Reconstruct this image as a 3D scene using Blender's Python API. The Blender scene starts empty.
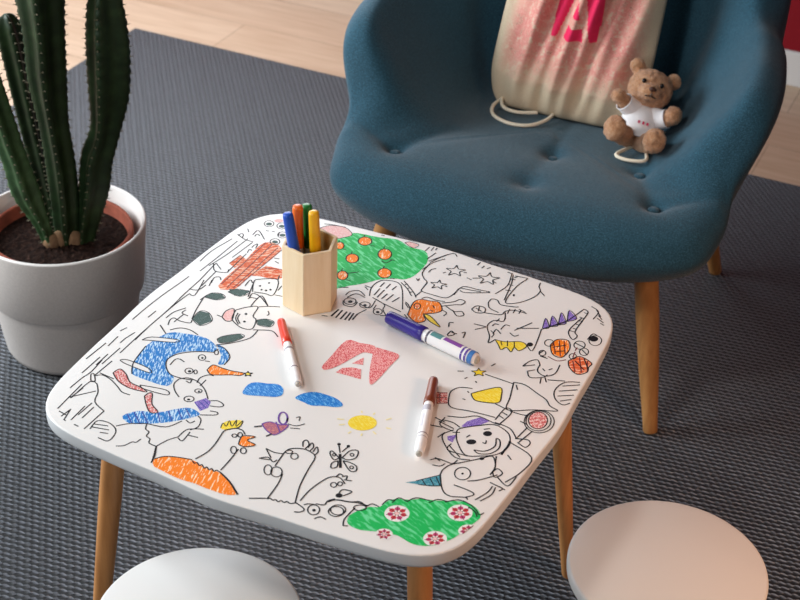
import bpy, bmesh, math, random
from mathutils import Vector, Matrix, Euler
from mathutils.geometry import tessellate_polygon
R = math.radians
PI = math.pi
SC = bpy.context.scene
COL = SC.collection
rnd = random.Random(7)

# ------------------------------------------------------------------ helpers
def tag(o, label=None, cat=None, group=None, kind=None):
    if label: o['label'] = label
    if cat: o['category'] = cat
    if group: o['group'] = group
    if kind: o['kind'] = kind
    return o

def thing(name, label, cat, loc=(0, 0, 0), rz=0.0, group=None):
    o = bpy.data.objects.new(name, None)
    COL.objects.link(o)
    o.location = loc
    o.rotation_euler = (0, 0, rz)
    o.empty_display_size = .05
    return tag(o, label, cat, group)

def obj(name, bm, mats, parent=None, smooth=True):
    me = bpy.data.meshes.new(name)
    bm.normal_update()
    bm.to_mesh(me)
    bm.free()
    if not isinstance(mats, (list, tuple)): mats = [mats]
    for m in mats: me.materials.append(m)
    if smooth:
        me.polygons.foreach_set('use_smooth', [True] * len(me.polygons))
    o = bpy.data.objects.new(name, me)
    COL.objects.link(o)
    if parent: o.parent = parent
    return o

def sharp(o, ang=35):
    # keeps creases crisp on smooth-shaded meshes
    me = o.data
    bm = bmesh.new(); bm.from_mesh(me)
    for e in bm.edges:
        if len(e.link_faces) == 2 and e.calc_face_angle(0) > R(ang): e.smooth = False
    bm.to_mesh(me); bm.free()
    return o

def bevel(o, w, seg=3):
    m = o.modifiers.new('bevel', 'BEVEL'); m.width = w; m.segments = seg; m.limit_method = 'ANGLE'; m.angle_limit = R(30)
    return o

def subsurf(o, n=1):
    m = o.modifiers.new('subsurf', 'SUBSURF'); m.levels = n; m.render_levels = n
    return o

def add_box(bm, sx, sy, sz, loc=(0, 0, 0), rot=(0, 0, 0)):
    M = Matrix.Translation(loc) @ Euler(rot).to_matrix().to_4x4() @ Matrix.Diagonal((sx, sy, sz, 1))
    bmesh.ops.create_cube(bm, size=1, matrix=M)

def add_ell(bm, loc, rad, rot=(0, 0, 0), u=20, v=14):
    M = Matrix.Translation(loc) @ Euler(rot).to_matrix().to_4x4() @ Matrix.Diagonal((rad[0], rad[1], rad[2], 1))
    bmesh.ops.create_uvsphere(bm, u_segments=u, v_segments=v, radius=1, matrix=M)

def add_rings(bm, rings, cap0=True, cap1=True, closed=True):
    # rings: list of lists of points, same count
    V = [[bm.verts.new(p) for p in r] for r in rings]
    n = len(V[0])
    for a, b in zip(V, V[1:]):
        for i in range(n if closed else n - 1):
            j = (i + 1) % n
            bm.faces.new((a[i], a[j], b[j], b[i]))
    if cap0: bm.faces.new(list(reversed(V[0])))
    if cap1: bm.faces.new(V[-1])
    return V

def lathe(bm, prof, n=48, cap0=True, cap1=True):
    rings = [[(r * math.cos(2 * PI * i / n), r * math.sin(2 * PI * i / n), z) for i in range(n)] for r, z in prof]
    return add_rings(bm, rings, cap0, cap1)

def frames(pts):
    pts = [Vector(p) for p in pts]
    T = []
    for i in range(len(pts)):
        a = pts[max(0, i - 1)]; b = pts[min(len(pts) - 1, i + 1)]
        T.append((b - a).normalized())
    up = Vector((0, 0, 1)) if abs(T[0].z) < .9 else Vector((1, 0, 0))
    N = [(up - T[0] * up.dot(T[0])).normalized()]
    for t in T[1:]:
        n = N[-1] - t * N[-1].dot(t)
        N.append(n.normalized())
    return pts, T, N

def tube(bm, pts, rad, n=10, cap=True):
    pts, T, N = frames(pts)
    rs = rad if isinstance(rad, (list, tuple)) else [rad] * len(pts)
    rings = []
    for p, t, nn, r in zip(pts, T, N, rs):
        b = t.cross(nn)
        rings.append([p + (nn * math.cos(2 * PI * i / n) + b * math.sin(2 * PI * i / n)) * r for i in range(n)])
    add_rings(bm, rings, cap, cap)

def catmull(P, k=6, closed=False):
    P = [Vector(p) for p in P]
    n = len(P); out = []
    if closed: g = lambda i: P[i % n]
    else: g = lambda i: P[max(0, min(n - 1, i))]
    for i in range(n if closed else n - 1):
        a, b, c, d = g(i - 1), g(i), g(i + 1), g(i + 2)
        for j in range(k):
            t = j / k
            out.append(.5 * ((2 * b) + (c - a) * t + (2 * a - 5 * b + 4 * c - d) * t * t + (3 * b - a - 3 * c + d) * t ** 3))
    if not closed: out.append(P[-1])
    return out

def lin(h):
    c = [int(h[i:i + 2], 16) / 255 for i in (0, 2, 4)]
    return tuple(x / 12.92 if x <= .04045 else ((x + .055) / 1.055) ** 2.4 for x in c) + (1,)

class NT:
    # small node-tree builder
    def __init__(s, name):
        s.m = bpy.data.materials.new(name); s.m.use_nodes = True
        s.t = s.m.node_tree; s.b = s.t.nodes['Principled BSDF']
    def n(s, typ, **kw):
        nd = s.t.nodes.new(typ)
        for k, v in kw.items():
            if k.startswith('i_'):
                key = k[2:]
                key = int(key) if key.isdigit() else key.replace('_', ' ')
                nd.inputs[key].default_value = v
            else: setattr(nd, k, v)
        return nd
    def l(s, a, b): s.t.links.new(a, b)
    def coords(s, scale=(1, 1, 1), rot=(0, 0, 0), kind='Object'):
        tc = s.n('ShaderNodeTexCoord'); out = tc.outputs[kind]
        for key, val, unit in (('Rotation', rot, (0, 0, 0)), ('Scale', scale, (1, 1, 1))):
            if tuple(val) != unit:
                mp = s.n('ShaderNodeMapping'); mp.inputs[key].default_value = val
                s.l(out, mp.inputs['Vector']); out = mp.outputs['Vector']
        return out
    def noise(s, vec, scale, detail=3, rough=.5):
        nd = s.n('ShaderNodeTexNoise'); nd.inputs['Scale'].default_value = scale
        nd.inputs['Detail'].default_value = detail; nd.inputs['Roughness'].default_value = rough
        s.l(vec, nd.inputs['Vector']); return nd.outputs['Fac']
    def ramp(s, fac, stops, interp='LINEAR'):
        nd = s.n('ShaderNodeValToRGB'); cr = nd.color_ramp; cr.interpolation = interp
        while len(cr.elements) < len(stops): cr.elements.new(.5)
        for e, (p, c) in zip(cr.elements, stops): e.position = p; e.color = c
        s.l(fac, nd.inputs['Fac']); return nd.outputs['Color']
    def mix(s, fac, a, b, mode='MIX'):
        nd = s.n('ShaderNodeMix', data_type='RGBA', blend_type=mode)
        for sock, v in ((nd.inputs['Factor'], fac), (nd.inputs['A'], a), (nd.inputs['B'], b)):
            if isinstance(v, (tuple, float, int)): sock.default_value = v
            else: s.l(v, sock)
        return nd.outputs['Result']
    def bump(s, h, strength=.3, dist=.002):
        nd = s.n('ShaderNodeBump'); nd.inputs['Strength'].default_value = strength; nd.inputs['Distance'].default_value = dist
        s.l(h, nd.inputs['Height']); s.l(nd.outputs['Normal'], s.b.inputs['Normal'])
    def set(s, color=None, rough=.5, metal=0, spec=.5, **kw):
        if color is not None:
            if isinstance(color, tuple): s.b.inputs['Base Color'].default_value = color
            else: s.l(color, s.b.inputs['Base Color'])
        s.b.inputs['Roughness'].default_value = rough; s.b.inputs['Metallic'].default_value = metal
        s.b.inputs['Specular IOR Level'].default_value = spec
        for k, v in kw.items(): s.b.inputs[k.replace('_', ' ')].default_value = v
        return s.m

def plain(name, h, rough=.5, spec=.5, noise=.0, nscale=60, **kw):
    t = NT(name); c = lin(h)
    if noise:
        v = t.coords(); f = t.noise(v, nscale)
        d = tuple(x * (1 - noise) for x in c[:3]) + (1,); u = tuple(min(1, x * (1 + noise)) for x in c[:3]) + (1,)
        return t.set(t.ramp(f, [(.3, d), (.7, u)]), rough, spec=spec, **kw)
    return t.set(c, rough, spec=spec, **kw)

def wood(name, c1, c2, scale=(1, 1, 1), rot=(0, 0, 0), rough=.45, nscale=30):
    t = NT(name); v = t.coords(scale, rot)
    f = t.noise(v, nscale, 5, .6)
    c = t.ramp(f, [(.3, lin(c1)), (.7, lin(c2))])
    t.bump(f, .08, .001)
    return t.set(c, rough, spec=.3)

# ------------------------------------------------------------------ materials
M = {}
M['lacquer'] = plain('white_lacquer', 'E9E7E4', .35, .4)
M['edge'] = plain('shaded_side_lacquer', 'D0D3D5', .4, .4)  # tabletop lacquer greyed on its sides: the weaker light there is painted in
M['stool'] = plain('white_stool_lacquer', 'DBD9D6', .4, .4)
M['beech'] = wood('oiled_beech', 'A8703F', 'C48A54', (14, 14, 1), nscale=6)
M['oak_leg'] = wood('oiled_oak', 'A5713F', 'C08A52', (14, 14, 1), nscale=6)
M['birch'] = wood('birch_plywood', 'E6CBA2', 'F0DAB8', (12, 12, 1.2), nscale=9, rough=.55)
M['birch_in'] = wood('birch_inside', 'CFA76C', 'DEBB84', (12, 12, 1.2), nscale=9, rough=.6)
def teal():
    t = NT('teal_wool'); v = t.coords()
    f = t.noise(v, 900, 2, .6); g = t.noise(v, 420, 3, .6); k = t.noise(v, 14, 2)
    fg = t.mix(.5, f, g)
    c = t.ramp(fg, [(.33, lin('183441')), (.5, lin('294F60')), (.68, lin('407084'))])
    t.bump(fg, .55, .003)
    t.set(c, .85, spec=.15)
    t.b.inputs['Sheen Weight'].default_value = .25; t.b.inputs['Sheen Roughness'].default_value = .5
    return t.m
M['teal'] = teal()
M['pot'] = plain('grey_stoneware', 'D0C8C2', .55, .3, .06, 300)
M['pot_rim'] = plain('pale_stoneware_rim', 'E6E0DB', .5, .3)
M['terracotta'] = plain('terracotta', '8E4A38', .8, .2, .15, 80)
def soil():
    t = NT('potting_soil'); v = t.coords(); f = t.noise(v, 120, 5, .7); g = t.noise(v, 260, 2)
    c = t.ramp(f, [(.35, lin('120B09')), (.6, lin('35231C')), (.75, lin('6B5348'))])
    t.bump(f, 1, .01); return t.set(c, .95, spec=.1)
M['soil'] = soil()
def cactus(n, a, b, c):
    t = NT(n); v = t.coords(); f = t.noise(v, 40, 4)
    col = t.ramp(f, [(.3, lin(a)), (.55, lin(b)), (.75, lin(c))])
    t.bump(f, .2, .003); return t.set(col, .5, spec=.3)
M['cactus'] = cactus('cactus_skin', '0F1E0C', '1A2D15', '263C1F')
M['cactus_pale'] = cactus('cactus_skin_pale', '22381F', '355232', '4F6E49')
M['cactus_foot'] = plain('corky_stem', '7A6048', .9, .1, .3, 90)
M['spine'] = plain('cactus_spine', '6E6A56', .7, .2)
M['cord'] = plain('cotton_cord', 'EFE4CE', .9, .1, .1, 900)
M['teddy'] = None
def teddy():
    t = NT('brown_plush'); v = t.coords(); f = t.noise(v, 420, 3, .7); g = t.noise(v, 90, 3)
    c = t.ramp(t.mix(.5, f, g), [(.32, lin('A86E48')), (.5, lin('D89C70')), (.68, lin('F2C8A0'))])
    t.bump(f, .9, .006); t.set(c, 1, spec=.05)
    t.b.inputs['Sheen Weight'].default_value = .4
    return t.m
M['teddy'] = teddy()
M['paw'] = plain('plush_paw', 'CC8E62', 1, .05, .2, 500)
M['shirt'] = plain('white_jersey', 'F2F0F2', .9, .1, .04, 400)
M['red_print'] = plain('red_print', 'D8476B', .8, .1)
M['black'] = plain('black_bead', '140E0C', .25, .5)
def bagm():
    t = NT('printed_cotton'); tc = t.n('ShaderNodeTexCoord')
    uv = tc.outputs['UV']
    v = t.coords()
    f = t.noise(v, 75, 6, .75); g = t.noise(v, 22, 3, .6); w = t.noise(v, 900, 2)
    sp = t.n('ShaderNodeSeparateXYZ'); t.l(uv, sp.inputs['Vector'])
    # the print stops short of the hem and of the side seams
    mr = t.n('ShaderNodeMapRange', i_1=.12, i_2=.25); t.l(sp.outputs['Y'], mr.inputs['Value'])
    ax = t.n('ShaderNodeMath', operation='ABSOLUTE'); sb = t.n('ShaderNodeMath', operation='SUBTRACT', i_1=.5)
    t.l(sp.outputs['X'], sb.inputs[0]); t.l(sb.outputs[0], ax.inputs[0])
    mx = t.n('ShaderNodeMapRange', i_1=.46, i_2=.36); t.l(ax.outputs[0], mx.inputs['Value'])
    pr = t.n('ShaderNodeMath', operation='MULTIPLY'); t.l(mr.outputs[0], pr.inputs[0]); t.l(mx.outputs[0], pr.inputs[1])
    base = t.ramp(w, [(.3, lin('C4B094')), (.7, lin('D9C8AE'))])
    pk = t.ramp(f, [(.40, lin('D6BDA6')), (.47, lin('DC968C')), (.55, lin('CF7F78')), (.60, lin('D8B49E')), (.645, lin('9C2A42')), (.68, lin('D2A592'))])
    pk2 = t.mix(t.ramp(g, [(.45, (0, 0, 0, 1)), (.65, (.6, .6, .6, 1))]), pk, lin('D2A08E'))
    c = t.mix(pr.outputs[0], base, pk2)
    t.bump(w, .3, .002)
    return t.set(c, .9, spec=.1)
M['bag'] = bagm()
M['bag_logo'] = plain('pink_print', 'E2305C', .8, .1, .05, 200)

def carpet():
    # rows of yarn stitches: one slanting loop per cell, the slant flips from column to column
    t = NT('woven_carpet')
    v = t.coords((1, 1, 1), (0, 0, R(-12)))
    nz = t.noise(v, 60, 2)
    sx = t.n('ShaderNodeSeparateXYZ'); t.l(v, sx.inputs[0])
    def mth(op, a, b=None, c=None):
        nd = t.n('ShaderNodeMath', operation=op)
        for i, x in enumerate((a, b, c)):
            if x is None: continue
            if isinstance(x, (int, float)): nd.inputs[i].default_value = x
            else: t.l(x, nd.inputs[i])
        return nd.outputs[0]
    wob = mth('MULTIPLY_ADD', nz, .3, -.15)
    cx_ = mth('ADD', mth('DIVIDE', sx.outputs['X'], CELLX), wob)
    col_ = mth('FLOOR', cx_)
    u = mth('FRACT', cx_)
    par = mth('FLOORED_MODULO', col_, 2.0)
    vy = mth('ADD', mth('DIVIDE', sx.outputs['Y'], CELLY), mth('MULTIPLY_ADD', par, .5, wob))
    vv = mth('FRACT', vy)
    slant = mth('MULTIPLY', mth('SUBTRACT', vv, .5), mth('MULTIPLY_ADD', par, .25, .8))
    du = mth('ABSOLUTE', mth('SUBTRACT', mth('ADD', u, slant), .5))
    dv = mth('ABSOLUTE', mth('SUBTRACT', vv, .5))
    hu = t.n('ShaderNodeMapRange', interpolation_type='SMOOTHSTEP', i_1=.42, i_2=.06); t.l(du, hu.inputs['Value'])
    hv = t.n('ShaderNodeMapRange', interpolation_type='SMOOTHSTEP', i_1=.5, i_2=.22); t.l(dv, hv.inputs['Value'])
    h = mth('MULTIPLY', hu.outputs[0], hv.outputs[0])
    fine = t.noise(v, 900, 2, .7)
    fac = mth('ADD', mth('MULTIPLY', h, mth('MULTIPLY_ADD', par, .3, .75)), mth('MULTIPLY_ADD', fine, .35, -.17))
    c = t.ramp(fac, [(.0, lin('0C0C0E')), (.35, lin('232427')), (1, lin('50525A'))])
    t.bump(h, .8, .004)
    t.set(c, .55, spec=.4)
    t.b.inputs['Sheen Weight'].default_value = .3; t.b.inputs['Sheen Roughness'].default_value = .4; t.b.inputs['Sheen Tint'].default_value = (.82, .9, 1, 1)
    return t.m
CELLX, CELLY = .0105, .0115
M['carpet'] = carpet()

def planks():
    t = NT('oak_planks'); v = t.coords((1, 1, 1), (0, 0, R(24)))
    br = t.n('ShaderNodeTexBrick', offset=.37, offset_frequency=2)
    br.inputs['Scale'].default_value = 1; br.inputs['Brick Width'].default_value = 1.4; br.inputs['Row Height'].default_value = .19
    br.inputs['Mortar Size'].default_value = .0015; br.inputs['Color1'].default_value = lin('C2A386'); br.inputs['Color2'].default_value = lin('D2B69A'); br.inputs['Mortar'].default_value = lin('8A6F57')
    t.l(v, br.inputs['Vector'])
    v2 = t.coords((1.2, 14, 1), (0, 0, R(24))); f = t.noise(v2, 4, 5, .6)
    c = t.mix(.35, br.outputs['Color'], t.ramp(f, [(.3, lin('A98A6E')), (.7, lin('E0C9B0'))]))
    return t.set(c, .35, spec=.4)
M['planks'] = planks()
M['wall_red'] = plain('red_wall_paint', '8E1420', .7, .2, .03, 20)
M['wall_white'] = plain('white_wall_paint', 'E4DFD8', .8, .2)
M['skirting'] = plain('white_skirting', 'E2DCD8', .45, .3)

def felt(name, a, b=None, scale=260, ang=0, lo=.4, hi=.52, stretch=5):
    # felt-tip colouring: streaks of pen with paper showing between
    t = NT(name); v = t.coords((1, stretch, 1), (0, 0, R(ang))); f = t.noise(v, scale, 2, .6)
    b = b or 'E9E7E4'
    c = t.ramp(f, [(lo, lin(b)), (hi, lin(a))])
    return t.set(c, .5, spec=.3)
D = {
 'ink': plain('black_ink', '17161A', .5, .2), 'white': plain('paper_white', 'E9E7E4', .4, .3),
 'blue': felt('blue_felt_pen', '0A78C6', 'C2E0F4', 110, 65, .41, .49), 'blueline': plain('dark_blue_pen', '2A3C9A', .5),
 'skyblue': felt('sky_blue_felt_pen', '0878D0', '7CC0F0', 150, 30, .38, .50), 'crayonred': felt('red_hatching', 'D4404A', 'F0B0AC', 420, 40, .43, .58, 2),
 'darkgreen': felt('dark_green_felt_pen', '34504A', '6E857F', 300, 20, .3, .5), 'green': felt('green_felt_pen', '0AB656', '6ADB98', 60, 25, .38, .50, 4),
 'magenta': plain('magenta_pen', 'C2306E', .5), 'red': plain('red_pen', 'CC2838', .5), 'maroon': plain('maroon_pen', '6A1C22', .5),
 'orange': felt('orange_felt_pen', 'FB8200', 'FFE4BE', 85, 75, .38, .43, 6), 'paleyellow': plain('pale_yellow_pen', 'F2E7A8', .5),
 'pink': felt('pink_felt_pen', 'E8AFAC', 'F2D6D2', 200, 20), 'plum': felt('plum_felt_pen', 'A4587C', 'D8927C', 260, 20), 'purple': plain('purple_pen', '6A3F9A', .5),
 'redhatch': felt('red_lattice', 'CC5A58', 'F0D8D2', 300, 45, .42, .52, 2), 'rust': felt('rust_felt_pen', 'DC5A1E', 'F6CDB0', 130, -35, .40, .48),
 'teal': felt('teal_felt_pen', '1E7E94', '7EB9C4', 260, 10), 'violet': felt('violet_felt_pen', '6A4AB0', 'B4A2DA', 300, 50), 'yellow': felt('yellow_felt_pen', 'F2D21A', 'F6E468', 160, 20),
}
# ------------------------------------------------------------------ camera
CAM_H = 1.62077
cam = bpy.data.cameras.new('camera'); co = bpy.data.objects.new('camera', cam); COL.objects.link(co)
cam.sensor_width = 36; cam.lens = 1520.306 / 800 * 36
co.matrix_world = Matrix.Translation((0, 0, CAM_H)) @ Matrix.Rotation(PI / 2 - .586315, 4, 'X') @ Matrix.Rotation(.0399837, 4, 'Z')
cam.dof.use_dof = True; cam.dof.focus_distance = 1.98; cam.dof.aperture_fstop = 9.0
cam.clip_start = .05
SC.camera = co
SC.view_settings.view_transform = 'Standard'; SC.view_settings.look = 'None'
SC.view_settings.gamma = 1; SC.view_settings.use_curve_mapping = False
SC.view_settings.exposure = 0.0

# ------------------------------------------------------------------ room shell
# the carpet's far edge and the back wall run parallel, at -24 degrees
AX = Vector((.9133, -.4073, 0)); AY = Vector((.4073, .9133, 0))
def slab(name, pts, z0, z1, mat, parent=None):
    bm = bmesh.new()
    add_rings(bm, [[(x, y, z0) for x, y in pts], [(x, y, z1) for x, y in pts]])
    bmesh.ops.recalc_face_normals(bm, faces=bm.faces)
    return obj(name, bm, mat, parent, smooth=False)
W0 = Vector((.952, 3.486, 0)) + AY * .012                                   # a point at the foot of the back wall
def on(u, v): p = W0 + AX * u + AY * v; return (p.x, p.y)
ROOM = [on(-3.6, 0), on(2.6, 0), on(2.6, -5.2), on(-3.6, -5.2)]
tag(slab('floor', [on(-3.8, .2), on(2.8, .2), on(2.8, -5.4), on(-3.8, -5.4)], -.06, -.006, M['planks']), kind='structure')
c0 = Vector((-.716, 3.667, 0))
def rp(u, v): p = c0 + AX * u + AY * v; return (p.x, p.y)
rug = slab('carpet', [rp(0, 0), rp(3.6, 0), rp(3.6, -4.4), rp(0, -4.4)], -.006, 0, M['carpet'])
tag(rug, 'large dark blue-grey woven carpet covering the wooden floor', 'carpet')
def wall(name, a, b, z0, z1, mat, t=.1, side=1):
    a = Vector(a + (0,)); b = Vector(b + (0,)); d = (b - a).normalized(); n = Vector((-d.y, d.x, 0)) * t * side
    return tag(slab(name, [(a.x, a.y), (b.x, b.y), ((b + n).x, (b + n).y), ((a + n).x, (a + n).y)], z0, z1, mat), kind='structure')
wall('wall_back', on(-3.6, 0), on(2.6, 0), -.006, 2.7, M['wall_red'])
bb = wall('baseboard_back', on(-3.6, -.012), on(2.6, -.012), -.006, .085, M['skirting'], .012); bevel(bb, .004)

# ------------------------------------------------------------------ table
TC = (-.07013535, 1.57794191, 0); TR = -.4387012791625583; TH = .48
def shape_d(u, v, a=.3, b=.30966924, bow=-.12947265, r=.46933647):
    u = abs(u); v = abs(v); A = u - (a - r - bow * (v / b) ** 2); B = v - (b - r - bow * (u / a) ** 2)
    return (math.hypot(A, B) if A > 0 and B > 0 else max(A, B)) - r
def radius_series(n=720, k=11):
    # smooth radius of the bowed square as a short cosine series
    def edge(t):
        lo, hi = .1, .5
        for _ in range(34):
            m = (lo + hi) / 2
            if shape_d(m * math.cos(t), m * math.sin(t)) < 0: lo = m
            else: hi = m
        return lo
    E = [edge(2 * PI * i / n) for i in range(n)]
    return [sum(E[i] * math.cos(2 * q * 2 * PI * i / n) for i in range(n)) * (1 if q == 0 else 2) / n for q in range(k)]
RS = radius_series()
def outline(inset, n=200):
    pts = []
    for i in range(n):
        t = 2 * PI * i / n
        r = sum(c * math.cos(2 * q * t) for q, c in enumerate(RS)) - inset
        pts.append((r * math.cos(t), r * math.sin(t)))
    return pts
table = thing('activity_table', "white children's colouring table with doodled top on four wooden legs", 'table', TC, TR)
bm = bmesh.new()
prof = [(.006, -.020), (.002, -.0193), (.0004, -.0175), (0, -.015), (0, -.0025), (.0003, -.0012), (.0012, -.0003), (.003, 0)]
V = add_rings(bm, [[(x, y, TH + z) for x, y in outline(i)] for i, z in prof])
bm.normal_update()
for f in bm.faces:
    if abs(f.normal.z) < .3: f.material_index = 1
top = obj('tabletop', bm, [M['lacquer'], M['edge']], table); sharp(top, 50)

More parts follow.
